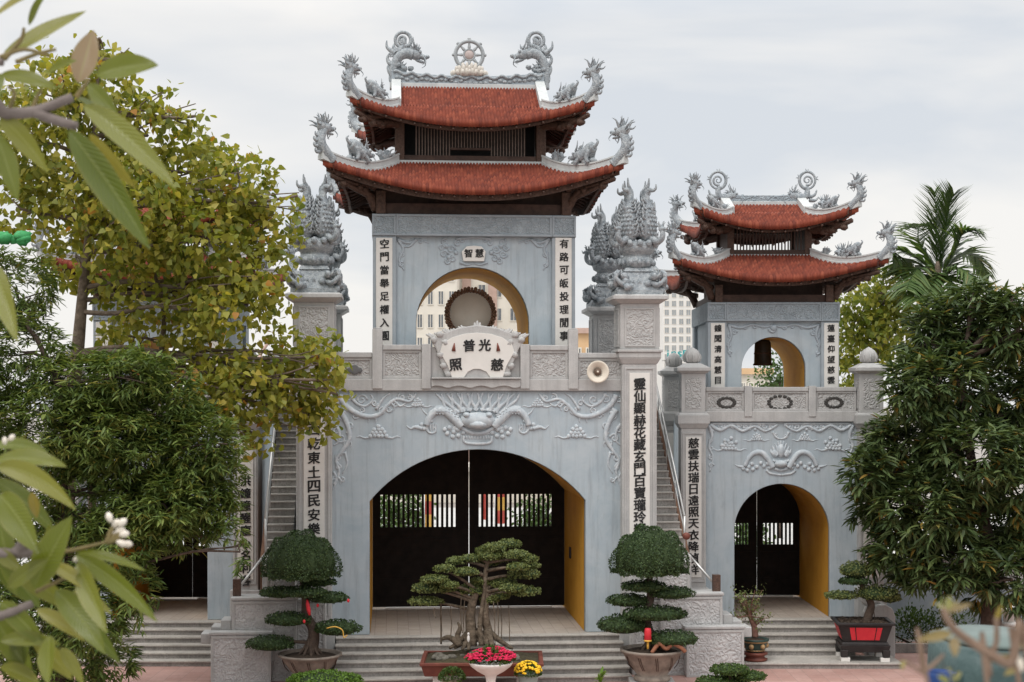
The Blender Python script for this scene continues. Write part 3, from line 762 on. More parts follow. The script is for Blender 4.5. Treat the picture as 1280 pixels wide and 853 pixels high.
# ------------------------------------------------------------------ MAIN GATE
def build_main_gate():
    fr = MG; at = fr.at
    T = empty('temple_gate', (fr.o.x, fr.o.y, 0), fr.th, 'tall middle temple gate with two-tier red tiled roof and wide arched black doors', 'gate')
    UE = 4.62; VB = 5.9
    zt = fr.z(597, 489, 0)                                      # top of the plastered wall
    u0, u1 = fr.u(462), fr.u(732); zs = fr.z(462, 627); za = fr.z(597, 562)
    pl = MB(); pl.box(-UE, UE, .02, VB, 0, ZP-.004); pl.build('plinth', m_riser, T)
    fl = MB(); fl.add([(-UE,-.1,ZP),(UE,-.1,ZP),(UE,VB+.6,ZP),(-UE,VB+.6,ZP)], [(0,1,2,3)]); fl.build('porch_floor', m_porch, T)
    wl = MB(); arch_wall(wl, -UE, UE, ZP+.002, zt, u0, u1, zs, za, 0, VB)
    wall = wl.build('facade_wall', m_blue, T, .015)
    li = MB(); arch_lining(li, ZP+.003, u0, u1, zs, za, .22, VB-.2); li.build('passage_lining', m_ochre, wall)
    # dragon relief over the arch
    r = Rel(fr, 0)
    def mir(f, pts, *a, **k):
        f([(x, y) for x, y in pts], *a, **k); f([(1194-x, y) for x, y in pts], *a, **k)
    for i in range(17):                                         # mane
        t = i/16-.5; x0 = 597+t*62; x1 = 597+t*104; wob = 4*(1 if i % 2 else -1)
        r.line([(x0, 519-6*(1-4*t*t)), (x0+(x1-x0)*.35+wob*.5, 510), (x0+(x1-x0)*.7-wob*.5, 501), (x1, 491+3*abs(t))], 2.9, 1.3, 5, 1.1)
    r.mb.ell(r.P(597,526), (24*r.k, 11*r.k, 11*r.k)); r.mb.ell(r.P(597,531), (13*r.k, 15*r.k, 6*r.k)); r.dot(597, 522, 6, 5, 1.6)
    for e in (-1, 1):
        r.dot(597+e*14, 519, 5, 4, 2.4); r.line([(597+e*8,513),(597+e*20,511),(597+e*27,517)], 2.2, 1); r.line([(597+e*22,530),(597+e*32,537),(597+e*40,533)], 2, .6)
        r.dot(597+e*5, 530, 2.2, 2, 2.6)
    r.line([(576,534),(586,540),(597,542),(608,540),(618,534)], 3, 3); r.line([(580,545),(581,553),(597,555),(613,553),(614,545)], 2, 2); r.line([(582,541),(597,544),(612,541)], 1.6, 1.6)
    for i in range(9): r.dot(583+i*3.5, 547, 1.3, 2.6)
    for e in (-1, 1):                                           # scales on the forelegs, brows, cheeks, whiskers
        for t in np.linspace(0, 1, 9):
            x = 576-30*t; y = 529-15*math.sin(min(1, t*1.35)*1.75)
            for k in (-1, 0, 1): r.dot(597+e*(597-x), y+k*3.2, 1.7, 1.7, 3.8-abs(k))
        for k in range(5): r.line([(597+e*(9+4*k), 514+.4*k), (597+e*(11+4.6*k), 509), (597+e*(10+5.4*k), 506)], 1.5, .4)
        for k in range(4): r.line([(597+e*(20+1.5*k), 526+3*k), (597+e*(27+2*k), 528+3.4*k), (597+e*(31+2*k), 525+4*k)], 1.7, .4)
        r.line([(597+e*3, 536), (597+e*9, 533.5), (597+e*15, 535)], 1.5, .8); r.dot(597+e*14, 519, 2.2, 2.2, 4.6); r.curl(597+e*21, 533, 4, 1, e, 1.3)
    mir(r.line, [(578,533),(568,524),(556,514),(545,514),(537,522),(533,532)], 6.5, 4.0)
    mir(r.line, [(574,520),(563,512),(552,508),(543,509)], 2.5, .8); mir(r.line, [(536,520),(530,515),(526,509)], 1.6, .4); mir(r.line, [(528,536),(519,534),(513,536),(508,532)], 3, .5)
    for s in (0, 1):
        X = (lambda x: 1194-x) if s else (lambda x: x)
        sg = -1 if s else 1
        r.curl(X(541), 536, 10, 1.6 if not s else 1.5, sg, 2.0, .9); 
        for i in range(4): r.line([(X(535+i*3.2), 530), (X(534.5+i*3.4), 536), (X(536+i*3), 541)], 1.5, .7)
        for q in ((556,537),(562,535),(559,542),(567,540),(572,537),(566,546),(573,545),(579,541)): r.dot(X(q[0]), q[1], 3.2)
        for q in ((522,534),(527,531),(530,536)): r.dot(X(q[0]), q[1], 2.8)
        r.cloud(X(473), 545, 3.1); r.cloud(X(522), 507, 2.2, .9)
        # corner scrolls
        r.line([(X(424),494),(X(430),505),(X(444),516),(X(460),521),(X(474),518),(X(484),507),(X(496),499),(X(512),502),(X(520),492)], 4.2, 1.4)
        r.line([(X(437),492),(X(444),503),(X(456),508),(X(466),500),(X(463),493)], 2.4, 1); r.line([(X(470),512),(X(480),497),(X(488),492)], 2.2, .8)
        r.line([(X(492),500),(X(500),508),(X(508),503)], 2, .7)
        r.line([(X(424),512),(X(433),528),(X(437),547),(X(429),562),(X(420),575),(X(424),590),(X(417),606)], 4, 1.2)
        r.line([(X(418),530),(X(424),540),(X(423),552),(X(417),557)], 2.4, .9); r.line([(X(431),565),(X(434),580),(X(428),592)], 2, .6); r.line([(X(417),590),(X(421),600),(X(416),612)], 2, .6)
        for q in ((452,500,7,0),(428,520,6,2),(478,514,5,1),(426,548,6,3),(423,572,5,.5),(502,497,5,2)): r.curl(X(q[0]), q[1], q[2], q[3], sg, 1.5)
        for q in ((428,512),(433,511),(430,516),(428,566)): r.dot(X(q[0]), q[1], 2.6)
        for q in ((436,498,5),(444,520,4),(452,513,4),(468,504,4),(486,512,3.5),(494,506,3.5),(512,497,3.5),(420,500,5),(437,532,4),(420,538,4),(433,555,4),(424,584,3.5),(428,600,3),(418,598,3)): r.curl(X(q[0]), q[1], q[2], q[0] % 6, sg if q[0] % 2 else -sg, 1.5)
        for q in ((440,511),(457,519),(466,519),(489,504),(433,540),(435,549),(420,577),(422,596)): r.line([(X(q[0]),q[1]),(X(q[0]+4),q[1]+5),(X(q[0]+3),q[1]+10)], 1.8, .5)
    r.mb.build('dragon_relief', m_relief, wall)
    # doors
    vd = 4.8; zd = lambda u: np.interp(u, [p[0] for p in arcd][::-1], [p[1] for p in arcd][::-1])-.02
    arcd = arc_seg(u0, u1, zs, za); uc = (u0+u1)/2+.0
    zl0, zl1 = fr.z(580, 660, vd), fr.z(580, 617, vd); g_ = .011
    door_leaf(T, fr, vd, u0+.02, uc-g_, ZP+.07, zd, (fr.u(474,vd), fr.u(571,vd), zl0, zl1), 16)
    door_leaf(T, fr, vd, uc+g_, u1-.02, ZP+.07, zd, (fr.u(597,vd), fr.u(691,vd), zl0, zl1), 16)
    th = MB(); th.box(fr.u(482,vd), fr.u(573,vd), vd-.02, vd+.15, ZP+.004, ZP+.05); th.box(fr.u(596,vd), fr.u(690,vd), vd-.02, vd+.15, ZP+.004, ZP+.05); th.each('painted_gap_light', m_marble, T)  # white strips standing in for the daylight under the door leaves
    bx = MB(); bx.box(u1-.06, u1-.013, 3.1, 3.3, fr.z(727,698,3.2), fr.z(727,684,3.2)); bx.build('wall_switch', m_black, T, .01)
    # terrace railing
    rail = empty('railing', (0,0,0)); rail.parent = T
    zb0, zb1 = zt+.002, fr.z(597, 474); ztop = fr.z(597, 431.5)
    b = MB(); b.box(fr.u(414), fr.u(780), -.10, .45, zb0, zb1); b.build('base_course', m_stone, rail, .02)
    def post(x0, x1, y):
        b = MB(); a, c = fr.u(x0), fr.u(x1); zz = fr.z(597, y); b.box(a, c, -.14, .16, zb1-.26, zz)
        if y < 425: b.box(a+.02, c-.02, -.12, .14, zz, zz+.03)
        b.build('rail_post', m_stone, rail, .015)
    for x0, x1, y in ((465.5,478,412),(527,538.5,430.5),(650,661.5,430.5),(710,722,412)): post(x0, x1, y)
    def panel(x0, x1, y, hole=False):
        a, c = fr.u(x0), fr.u(x1); z1 = fr.z(597, y); b = MB(); b.box(a, c, -.02, .10, zb1, z1-.12); o = b.build('rail_panel', m_carve, rail)
        b = MB(); panel_frame(b, a, c, zb1, z1-.14, -.02, .07, .03); b.build('panel_border', m_stone, o, .008)
        b = MB(); b.box(a, c, -.09, .17, z1-.14, z1); b.build('handrail', m_stone, o, .02)
        return o
    panel(478.2, 526.8, 431.5); panel(661.8, 709.8, 431.5)
    po = panel(414, 465.3, 441); panel(722.2, 780, 441)
    cl = MB(); c = at(443.5, 463); k = .021
    for dx, dz, r_ in ((-5.5,0,3.6),(0,1.5,5),(5.5,0,3.6),(0,-1,4.5)): cl.ell((c[0]+dx*k, -.05, c[1]+dz*k), (r_*k*1.1, .012, r_*k), 12, 8)
    cl.build('painted_cloud_hole', M('hole_shade_grey', (.10,.10,.10), (.14,.14,.14), 4, .9, 0), po)  # panel isn't pierced: dark lumps carry the shade of a cloud-shaped hole
    # fan-shaped stone tablet in the middle of the railing
    tb = empty('fan_tablet', (0,0,0)); tb.parent = T
    P = lambda x, y: at(x, y, -.2)
    b = MB(); b.box(fr.u(538.7), fr.u(649.8), -.02, .10, zb1-.02, fr.z(597, 434)); b.build('back_slab', m_stone, tb, .01)
    b = MB(); b.prism([P(x,y) for x, y in ((558,474),(545,436),(540,428),(553,417),(572,410),(597,406),(622,410),(641,417),(655,428),(649,436),(634,474))], -.14, -.02); b.build('fan_frame', m_stone, tb, .03)
    b = MB(); b.prism([P(x,y) for x, y in ((565,472),(560,458),(550,440),(553,430),(565,422),(580,417.5),(597,416),(614,417.5),(628,422),(640,430),(643,440),(633,458),(629,472),(613,472),(608,465),(600,461.5),(592,461.5),(585,465),(580,472))], -.17, -.141); pf = b.build('fan_face', m_white, tb, .008)
    me = text_mesh('lettering', [('普', *P(586.5,432), .30, 0), ('光', *P(606,431.5), .30, 0), ('照', *P(569.5,456), .31, .05), ('慈', *P(621.5,456), .31, -.05)], m_ink, .012, .028)
    link('lettering', me, tb, (0, -.172, 0))
    b = MB()
    for sg, xx in ((-1, 567), (1, 623)):
        q = [ (P(xx,438)[0], -.18, P(xx,439)[1]), (P(xx-sg*.5,434)[0], -.18, P(xx,434)[1]), (P(xx+sg*-1,430)[0], -.18, P(xx,429)[1])]; b.tube(q, [.055,.035,.01], 7, .5)
    b.build('painted_brush', m_brownpot, tb)
    b = MB()
    for i in range(13):
        t = (i-6)/6; x = 597+t*52; y = 415+9*t*t; h = 14 if i == 6 else 10.5*(1-.3*abs(t))*(1 if i % 2 == 0 else .75); a = P(x, y); e = P(x+t*9, y-h); 
        for j in (-.5, 0, .5):
            e = P(x+t*9+j*7, y-h*(1-.3*abs(j))); p = spline([(a[0],-.08,a[1]-.05), ((a[0]+e[0])/2+j*.03,-.1,(a[1]+e[1])/2), (e[0],-.08,e[1])], 4); b.tube(p, taper(len(p), .085, .02), 6, .7)
    for sg in (-1, 1):
        for (x, y) in ((550,418),(543,425),(556,428),(551,444),(555,458),(560,468)):
            X = 597+sg*(597-x)*-1; a = P(X, y); b.ell((a[0], -.13, a[1]), (.10,.06,.085), 8, 6, jit=.3)
    b.each('crest_leaf', m_stone, tb)
    b = MB(); b.box(fr.u(539), fr.u(650), -.24, -.101, fr.z(597,474), fr.z(597,472)); 
    n = 24; pts = [(fr.u(539), fr.z(597,474.5)), *[(fr.u(539+111*i/n), fr.z(597, 486-3.5*abs(math.sin(math.pi*i*4/n+.8)))) for i in range(n+1)], (fr.u(650), fr.z(597,474.5))]
    b.prism(pts, -.17, -.101); b.build('scalloped_ledge', m_stone, tb, .01)
    # tower
    v0, v1 = .8, 5.0; A0, A1 = fr.u(466, v0), fr.u(719, v0); zf = zt+.0; zL0, zL1 = fr.z(592, 296, v0), fr.z(592, 268.5, v0)
    B0, B1 = fr.u(495, v0), fr.u(690, v0)
    a0, a1 = fr.u(520, v0+.12), fr.u(661.5, v0+.12); zsp = fr.z(590, 404, v0+.12); zap = fr.z(590, 334, v0+.12)
    tw = MB(); arch_wall(tw, B0-.05, B1+.05, zf, zL0+.01, a0, a1, zsp, zap, v0+.12, v1-.12)
    tower = tw.build('tower_wall', m_blue, T, .01)
    b = MB(); arch_lining(b, zf+.002, a0, a1, zsp, zap, v0+.3, v1-.3); b.build('arch_lining', m_ochre, tower)
    b = MB()
    for ua, ub in ((A0,B0),(B1,A1)):
        for va, vb in ((v0, v0+.62),(v1-.62, v1)): b.box(ua, ub, va, vb, zf, zL0-.002)
        b.box(ua+.08, ub-.08, v0+.62, v1-.62, zf, zL0-.002)
    b.each('corner_pilaster', m_bstone, tower, .015)
    b = MB(); b.box(A0-.02, A1+.02, v0-.02, v1+.02, zL0, zL1); lt = b.build('lintel', m_bcarve, tower, .01)
    b = MB()
    for x0, x1 in ((A0-.02,B0),(B0,B1),(B1,A1+.02)): panel_frame(b, x0+.004, x1-.004, zL0+.01, zL1-.01, v0-.02, .06, .03)
    b.build('lintel_border', m_bstone, lt, .008)
    for xa, xb, xc, txt in ((470,490.5,480.6,'空門當舉足權入圓'),(694,714.5,705,'有路可皈投理閒事')):
        b = MB(); b.box(fr.u(xa,v0), fr.u(xb,v0), v0-.025, v0-.001, fr.z(xc,440,v0), fr.z(xc,297.5,v0)); p = b.build('couplet_panel', m_white, T, .006)
        me = text_mesh('lettering', vertical_text(txt, fr.u(xc,v0), fr.z(xc,305,v0), fr.z(xc,420,v0), .235), m_ink, .008, .022); link('lettering', me, p, (0, v0-.028, 0))
    q = Rel(fr, v0+.12); P2 = lambda x, y: at(x, y, v0+.1)
    for s in (0, 1):
        X = (lambda x: 1184-x) if s else (lambda x: x); sg = -1 if s else 1
        for pts in ([(497,299),(510,304),(522,300),(536,304)], [(498,300),(504,312),(499,326),(505,338)], [(520,299),(512,308),(503,308)]): q.line([(X(x),y) for x,y in pts], 2.4, .8)
        for c in ((505,305,4),(515,303,3.5),(503,318,4),(502,331,3.5),(526,302,3)): q.curl(X(c[0]), c[1], c[2], 1, sg, 1.3)
        for c in ((556,303,5),(564,312,5),(555,318,5),(566,323,5),(552,310,4),(572,304,4),(560,327,4),(578,300,3.5)): q.curl(X(c[0]), c[1], c[2], c[0] % 3, sg, 1.5)
        for c in ((558,308),(570,316),(561,322)): q.dot(X(c[0]), c[1], 3)
        q.line([(X(575),328),(X(584),331),(X(592),329)], 2.2, 1)
    q.line([(570,299),(592,297),(614,299)], 2, 2); q.mb.build('scroll_relief', M('grey_relief_plaster', (.30,.34,.37), (.38,.42,.45), 6, .8, .2, 40, .01), tower)
    b = MB(); b.prism([P2(x,y) for x, y in ((579,327),(577,315),(583,308.5),(592,307.5),(602,308.5),(607,315),(605,327))], v0+.04, v0+.10); p = b.build('name_plaque', m_white, tower, .01)
    me = text_mesh('lettering', [('智', *P2(585.3,317), .22, 0), ('慧', *P2(599.3,317), .22, 0)], m_ink, .008, .022); link('lettering', me, T, (0, v0+.037, 0))
    # timber box between wall and lower roof
    cv = 2.9; cu = (A0+A1)/2
    ha, hb = (A1-A0)/2, (v1-v0)/2
    b = MB(); z1 = zL1+.002
    for va in (v0+.12, v1-.3): b.box(A0+.1, A1-.1, va, va+.18, z1, z1+.3)
    for ua in (A0+.1, A1-.28): b.box(ua, ua+.18, v0+.3, v1-.3, z1, z1+.3)
    b.box(A0+.3, A1-.3, v0+.55, v1-.55, z1, z1+1.0)
    b.build('wall_plate', m_wood, tower)
    b = MB()
    for px in (476, 707): x = fr.u(px, v0+.2); b.box(x-.13, x+.13, v0-.05, v0+.2, z1, z1+.62)
    b.each('short_post', m_wood2, tower, .02)
    # lower roof
    cu -= .07
    S1 = Skirt(cu, cv, 3.50, 2.94, 1.50, .42, fr.z(590, 238, -.08), fr.z(590, 206, 1.5), .70)
    R1 = S1.tiles('lower_roof', T); S1.soffit('eave_boards', R1); S1.fascia('fascia', R1); S1.hips(R1); S1.corner_timbers(R1, ha-.15, hb-.15, z1)
    S1.ornaments(R1, 1.0, ((.40, 1.05, 'lion'), (.78, .95, 'leaf')))
    ca, cb = 2.0, 1.44; zc0 = S1.z1
    b = MB(); b.box(cu-ca-.06, cu+ca+.06, cv-cb-.06, cv+cb+.06, zc0-.12, zc0+.09); b.build('flashing', m_ridge, R1, .01)
    # clerestory
    S2 = Skirt(cu, cv, 2.86, 2.30, .86, .38, fr.z(590, 153, .55), fr.z(590, 135, 1.45), .58)
    cs = empty('clerestory', (0,0,0)); cs.parent = T; zt2 = S2.z1-.15
    ka, kb = 1.93, 1.34
    b = MB()
    for sx in (-1, 1):
        for sy in (-1, 1): b.box(cu+sx*ka-.13, cu+sx*ka+.13, cv+sy*kb-.13, cv+sy*kb+.13, zc0+.09, zt2)
    b.each('corner_post', m_wood2, cs, .02)
    b = MB()
    for sy in (-1, 1):
        b.box(cu-ka+.13, cu+ka-.13, cv+sy*kb-.06, cv+sy*kb+.06, zc0+.09, zc0+.24); b.box(cu-ka+.13, cu+ka-.13, cv+sy*kb-.06, cv+sy*kb+.06, zt2-.25, zt2)
        b.box(cu-.55, cu+.55, cv+sy*kb-.05, cv+sy*kb+.05, zc0+.40, zc0+.46)
    for sx in (-1, 1): b.box(cu+sx*ka-.06, cu+sx*ka+.06, cv-kb+.13, cv+kb-.13, zc0+.09, zc0+.24); b.box(cu+sx*ka-.03, cu+sx*ka+.03, cv-kb+.13, cv+kb-.13, zc0+.24, zt2)
    b.each('beam', m_wood, cs)
    b = MB(); b.box(cu-ka+.05, cu+ka-.05, cv-.05, cv+.05, zc0+.09, zt2); b.build('dark_partition', m_black, cs)
    b = MB(); n = 36
    for i in range(n+1):
        x = cu-ka+.45+(2*ka-.9)*i/n; 
        if abs(x-cu) < .55: b.box(x-.018, x+.018, cv-kb-.02, cv-kb+.02, zc0+.46, zt2-.25)
        else: b.box(x-.018, x+.018, cv-kb-.02, cv-kb+.02, zc0+.24, zt2-.25)
    b.build('slatted_screen', M('weathered_slats', (.10,.075,.06), (.16,.12,.10), 6, .7, 0), cs)
    # upper roof
    R2 = S2.tiles('upper_roof', T); S2.soffit('eave_boards', R2); S2.fascia('fascia', R2, h1=-.20); S2.hips(R2); S2.corner_timbers(R2, ka, kb, zt2-.45)
    S2.ornaments(R2, .92, ((.45, .88, 'lion'),))
    gb = S2.b-S2.over; zr = fr.z(588, 109, cv)
    gable_top('gable_tiles', R2, cu, cv, 2.02, gb, S2.z1, zr)
    b = MB(); n = 20; zt_ = fr.z(590, 96.5, cv)
    pts = [(cu-2.15+4.3*i/n, zt_+.13*(2*i/n-1)**2) for i in range(n+1)]
    b.prism([(cu-2.15, zr-.02), (cu+2.15, zr-.02)]+pts[::-1], cv-.12, cv+.12); rb = b.build('ridge_band', m_bstone, R2, .015)
    b = MB(); b.box(cu-2.2, cu+2.2, cv-.17, cv+.17, zr-.10, zr+.06); b.build('ridge_foot', m_ridge, R2, .01)
    b = MB(); b2 = [(cu-2.1+4.2*i/60, cv-.13, zt_-.05+.13*(2*i/60-1)**2+.045*math.sin(i*1.05)) for i in range(61)]; b.tube(b2, .045, 6)
    for i in range(30): x = -2+4*i/29; b.ell((cu+x, cv-.13, zt_-.16+.1*(x/2)**2+random.uniform(-.04,.04)), (.07,.03,.05), 7, 5, jit=.2)
    b.build('ridge_scrolls', m_statue, R2)
    for sx in (-1, 1):
        u_, z_ = at(500 if sx < 0 else 674, 97, cv)
        link('ridge_dragon', ME_RD, R2, (u_, cv, z_+.05), (0, 0, 0 if sx < 0 else math.pi), (.88,)*3)
    # dharma wheel on a lotus
    uw, zw = at(586.5, 69, cv); b = MB()
    ring = lambda r_, t_: [(uw+r_*math.cos(a), cv, zw+r_*math.sin(a)) for a in np.linspace(0, 2*math.pi, 37)]
    b.tube(ring(.39, 0), .055, 8, 1.2, False); b.tube(ring(.155, 0), .03, 7, 1.4, False)
    for i in range(8):
        a = i*math.pi/4; d = Vector((math.cos(a), 0, math.sin(a))); c = Vector((uw, cv, zw)); b.tube([c+d*.14, c+d*.22, c+d*.3, c+d*.36], [.03,.048,.03,.03], 7); b.tube([c+d*.42, c+d*.47, c+d*.49], [.05,.05,.02], 7)
    wh = b.build('dharma_wheel', M('wheel_stone', (.27,.29,.30), (.37,.385,.39), 6, .7, .3, 30, .01), R2)
    b = MB(); b.ell((uw, cv, zw), (.14, .07, .14), 12, 8); b.build('wheel_hub', M('pinkish_stone', (.40,.33,.31), (.48,.41,.385), 6, .7, .2, 30, .01), R2)
    b = MB(); zl = zt_+.0
    for row, (r_, n, h, z_) in enumerate(((.46,16,.17,.02),(.34,14,.22,.10),(.20,10,.26,.15))):
        for i in range(n):
            a = 2*math.pi*(i+.5*row)/n; c = (uw+r_*math.cos(a), cv+.45*r_*math.sin(a), zl+z_+h*.4)
            b.ell(c, (.075,.05,h*.55), 8, 6, Matrix.Rotation(a, 3, 'Z') @ Matrix.Rotation(.45*(1-.3*row), 3, 'Y'))
    b.lathe([(.2,-.02),(.4,.02),(.36,.2),(.15,.3)], (uw,cv,zl), 20, 1, .5)
    b.build('lotus_base', M('lotus_stone', (.50,.46,.41), (.58,.54,.48), 6, .7, .2, 30, .01), R2)
    return T
build_main_gate()

def world(fr, u, v, z=0): return Vector((fr.o.x+u*fr.c-v*fr.s, fr.o.y+u*fr.s+v*fr.c, z))
# ------------------------------------------------------------------ tall pillars with phoenix finials
def tall_pillar(fr, u, v, label, text=None, side=0, rear=False):
    T = empty('gate_pillar', world(fr, u, v), fr.th, label, 'pillar', 'tall pillars round the middle gate')
    vf = -.48                                                   # local front face
    Z = lambda y: HC-(y-HY)*39.65/F
    b = MB(); b.box(-.46,.46,-.46,.46,0,Z(455)); b.build('shaft', m_stone, T, .02)
    b = MB(); b.box(-.54,.54,-.54,.54,0,.95+.35); b.frus(0,0,1.3,1.42,.54,.54,.47,.47); b.build('base', m_stone, T, .02)
    b = MB(); b.box(-.56,.56,-.56,.56,Z(447),Z(440)); b.frus(0,0,Z(455),Z(447),.47,.47,.56,.56); b.box(-.60,.60,-.60,.60,Z(440),Z(436.5)); b.build('moulding', m_stone, T, .015)
    b = MB(); b.box(-.52,.52,-.52,.52,Z(436.5),Z(379)); up = b.build('upper_shaft', m_stone, T, .015)
    b = MB()
    for k in range(4):
        s = MB(); s.box(-.36,.36,-.535,-.52,Z(431),Z(386)); rm = Matrix.Rotation(k*math.pi/2, 3, 'Z')
        s.v = [tuple(rm @ Vector(q)) for q in s.v]; b.add(s.v, s.f)
    b.each('carved_panel', m_carve, up, .006)
    b = MB()
    for k in range(4):
        s = MB(); panel_frame(s, -.40,.40,Z(433),Z(384),-.52,.045,.03); rm = Matrix.Rotation(k*math.pi/2, 3, 'Z')
        s.v = [tuple(rm @ Vector(q)) for q in s.v]; b.add(s.v, s.f)
    b.build('panel_borders', m_stone, up, .006)
    b = MB(); b.frus(0,0,Z(379),Z(374),.54,.54,.70,.70); b.box(-.73,.73,-.73,.73,Z(374),Z(369)); b.frus(0,0,Z(369),Z(367.5),.71,.71,.66,.66); b.build('cap', m_stone, T, .015)
    b = MB(); panel_frame(b, -.40, .40, 1.5, Z(459), -.46, .05, .025); b.build('shaft_border', m_stone, T, .006)
    b = MB(); b.box(-.27,.27,-.485,-.46,Z(690),Z(466)); p = b.build('couplet_panel', m_white, T, .006)
    if text:
        chars, yt, yb = text
        me = text_mesh('lettering', vertical_text(chars, 0, Z(yt), Z(yb), .305), m_ink, .01, .022); link('lettering', me, p, (0, -.488, 0))
    phoenix_finial(T, (0, 0, Z(367.5)), 1.0)
    return T
UR = MG.u(799.5, -.35); UL = MG.u(392.5, -.35)
tall_pillar(MG, UR, .12, 'tall grey pillar with black characters right of the wide arch, nearest the loudspeaker', ('靈仙顯赫花藏玄門百寶瓏玲輝', 480, 663))
tall_pillar(MG, UL, .12, 'tall grey pillar left of the wide arch, half hidden behind the yellow-green tree', ('此西乾東土四民安樂', 519, 660))
tall_pillar(MG, UR, 5.4, 'farther grey pillar half hidden behind the pillar that stands right of the wide arch')
tall_pillar(MG, UL, 5.4, 'farther grey pillar peeping out behind the pillar left of the wide arch')

# ------------------------------------------------------------------ SMALL GATES
def build_small_gate(fr, label, texts, pillars):
    G = RG; at = G.at                                           # measured on the right-hand gate; same local shape for both
    T = empty('side_gate', (fr.o.x, fr.o.y, 0), fr.th, label, 'gate', 'smaller side gates')
    UE = 2.55; VB = 5.6
    zt = G.z(976, 527.5); u0, u1 = G.u(918), G.u(1037); zs, za = G.z(976, 660), G.z(976, 605)
    b = MB(); b.box(-UE, UE, .02, VB, 0, ZP-.004); b.build('plinth', m_riser, T)
    b = MB(); b.add([(-UE,-.1,ZP),(UE,-.1,ZP),(UE,VB+.4,ZP),(-UE,VB+.4,ZP)], [(0,1,2,3)]); b.build('porch_floor', m_porch, T)
    b = MB(); arch_wall(b, -UE, UE, ZP+.002, zt, u0, u1, zs, za, 0, VB); wall = b.build('facade_wall', m_blue, T, .015)
    b = MB(); arch_lining(b, ZP+.003, u0, u1, zs, za, .12, VB-.2); b.build('passage_lining', m_ochre, wall)
    r = Rel(G, 0)
    for s in (0, 1):
        X = (lambda x: 1952-x) if s else (lambda x: x); sg = -1 if s else 1
        r.line([(X(888),531),(X(900),538),(X(914),532),(X(928),539),(X(943),533),(X(957),539),(X(972),531)], 2.4, 1.6); r.line([(X(888),530),(X(930),530),(X(972),530)], 1.6, 1.6)
        for x in range(892, 972, 8): r.curl(X(x), 533.5, 3.2, x % 3, sg, 1.2); 
        for x in range(895, 970, 7): r.dot(X(x), 535+2*math.sin(x), 2.1)
        r.line([(X(886),532),(X(890),545),(X(886),558),(X(891),572),(X(887),590)], 2.6, .8)
        for y in (540,550,560,572,582): r.curl(X(889), y, 3.2, y % 3, sg, 1.2)
        r.line([(X(966),540),(X(970),547),(X(976),549)], 1.8, .8); r.curl(X(970), 545, 3, 1, sg, 1)
        r.cloud(X(911), 561, 2.6); r.cloud(X(946), 549.5, 1.9)
        for q in ((906,551),(914,548),(920,553),(902,557)): r.dot(X(q[0]), q[1], 2.6)
        r.line([(X(966),585),(X(960),574),(X(952),566),(X(942),567),(X(935),574),(X(931,),583)], 4.2, 2.6)
        for q in ((936,584),(932,580),(940,580),(934,588),(941,587),(929,586),(946,584),(951,579),(955,583),(959,580),(962,585)): r.dot(X(q[0]), q[1], 2.7)
        r.line([(X(930),584),(X(923),583),(X(918),581)], 2, .4); r.line([(X(958),588),(X(963),592),(X(976),594)], 1.8, 1.4)
    for i in range(9):
        a = R(20+17.5*i); r.line([(976+5*math.cos(a), 571-3*math.sin(a)), (976+11*math.cos(a)+2*math.cos(3*a), 569-9*math.sin(a)), (976+13*math.cos(a), 568-17*math.sin(a))], 3, .6)
    r.dot(976, 564, 5.5, 9, .8); r.dot(968, 567, 3.6, 5); r.dot(984, 567, 3.6, 5); r.dot(976, 580, 9, 5); r.line([(966,576),(976,578),(986,576)], 2, 2); r.line([(968,586),(976,588),(984,586)], 2, 2)
    r.mb.build('lotus_relief', m_relief, wall)
    vd = 4.4; arcd = arc_seg(u0, u1, zs, za); zd = lambda u: np.interp(u, [p[0] for p in arcd][::-1], [p[1] for p in arcd][::-1])-.02
    uc = 0; zl0, zl1 = G.z(970, 682, vd), G.z(970, 653, vd)
    L = u1-u0
    door_leaf(T, fr, vd, u0+.02, u0+L*.5-.008, ZP+.06, zd, (u0+L*.13, u0+L*.41, zl0, zl1), 8)
    door_leaf(T, fr, vd, u0+L*.5+.008, u1-.02, ZP+.06, zd, (u0+L*.56, u0+L*.93, zl0, zl1), 8)
    b = MB(); b.box(u0+L*.56, u0+L*.92, vd-.02, vd+.1, ZP+.004, ZP+.05); b.build('painted_gap_light', m_marble, T)  # white strip in place of the light showing below the right leaf
    # railing
    rail = empty('railing', (0,0,0)); rail.parent = T; zb1 = G.z(976, 514); ztp = G.z(976, 484)
    b = MB(); b.box(-2.2, 2.2, -.09, .40, zt+.002, zb1); b.build('base_course', m_stone, rail, .02)
    for x0, x1 in ((930,939.5),(1010,1019)):
        b = MB(); b.box(G.u(x0), G.u(x1), -.12, .15, zb1-.16, ztp+.03); b.build('rail_post', m_stone, rail, .012)
    for x0, x1, big in ((882,930,0),(939.7,1009.8,1),(1019.2,1070,0)):
        a, c = G.u(x0), G.u(x1); b = MB(); b.box(a, c, -.02, .09, zb1, ztp-.10); o = b.build('rail_panel', m_carve, rail)
        b = MB(); panel_frame(b, a, c, zb1, ztp-.12, -.02, .06, .03); b.build('panel_border', m_stone, o, .008)
        b = MB(); b.box(a, c, -.08, .16, ztp-.12, ztp); b.build('handrail', m_stone, o, .015)
        m = (max(x0, 886)+min(x1, 1065))/2; rr = (14 if big else 10); kk = .0226
        cu_, cz_ = at(m, 503.5); h = MB()
        for i in range(14):
            an = 2*math.pi*i/14+.22; 
            if i % 7 in (0, 6) and False: continue
            h.ell((cu_+rr*kk*math.cos(an), -.03, cz_+rr*.58*kk*math.sin(an)), (2.7*kk, .014, 1.9*kk), 8, 5)
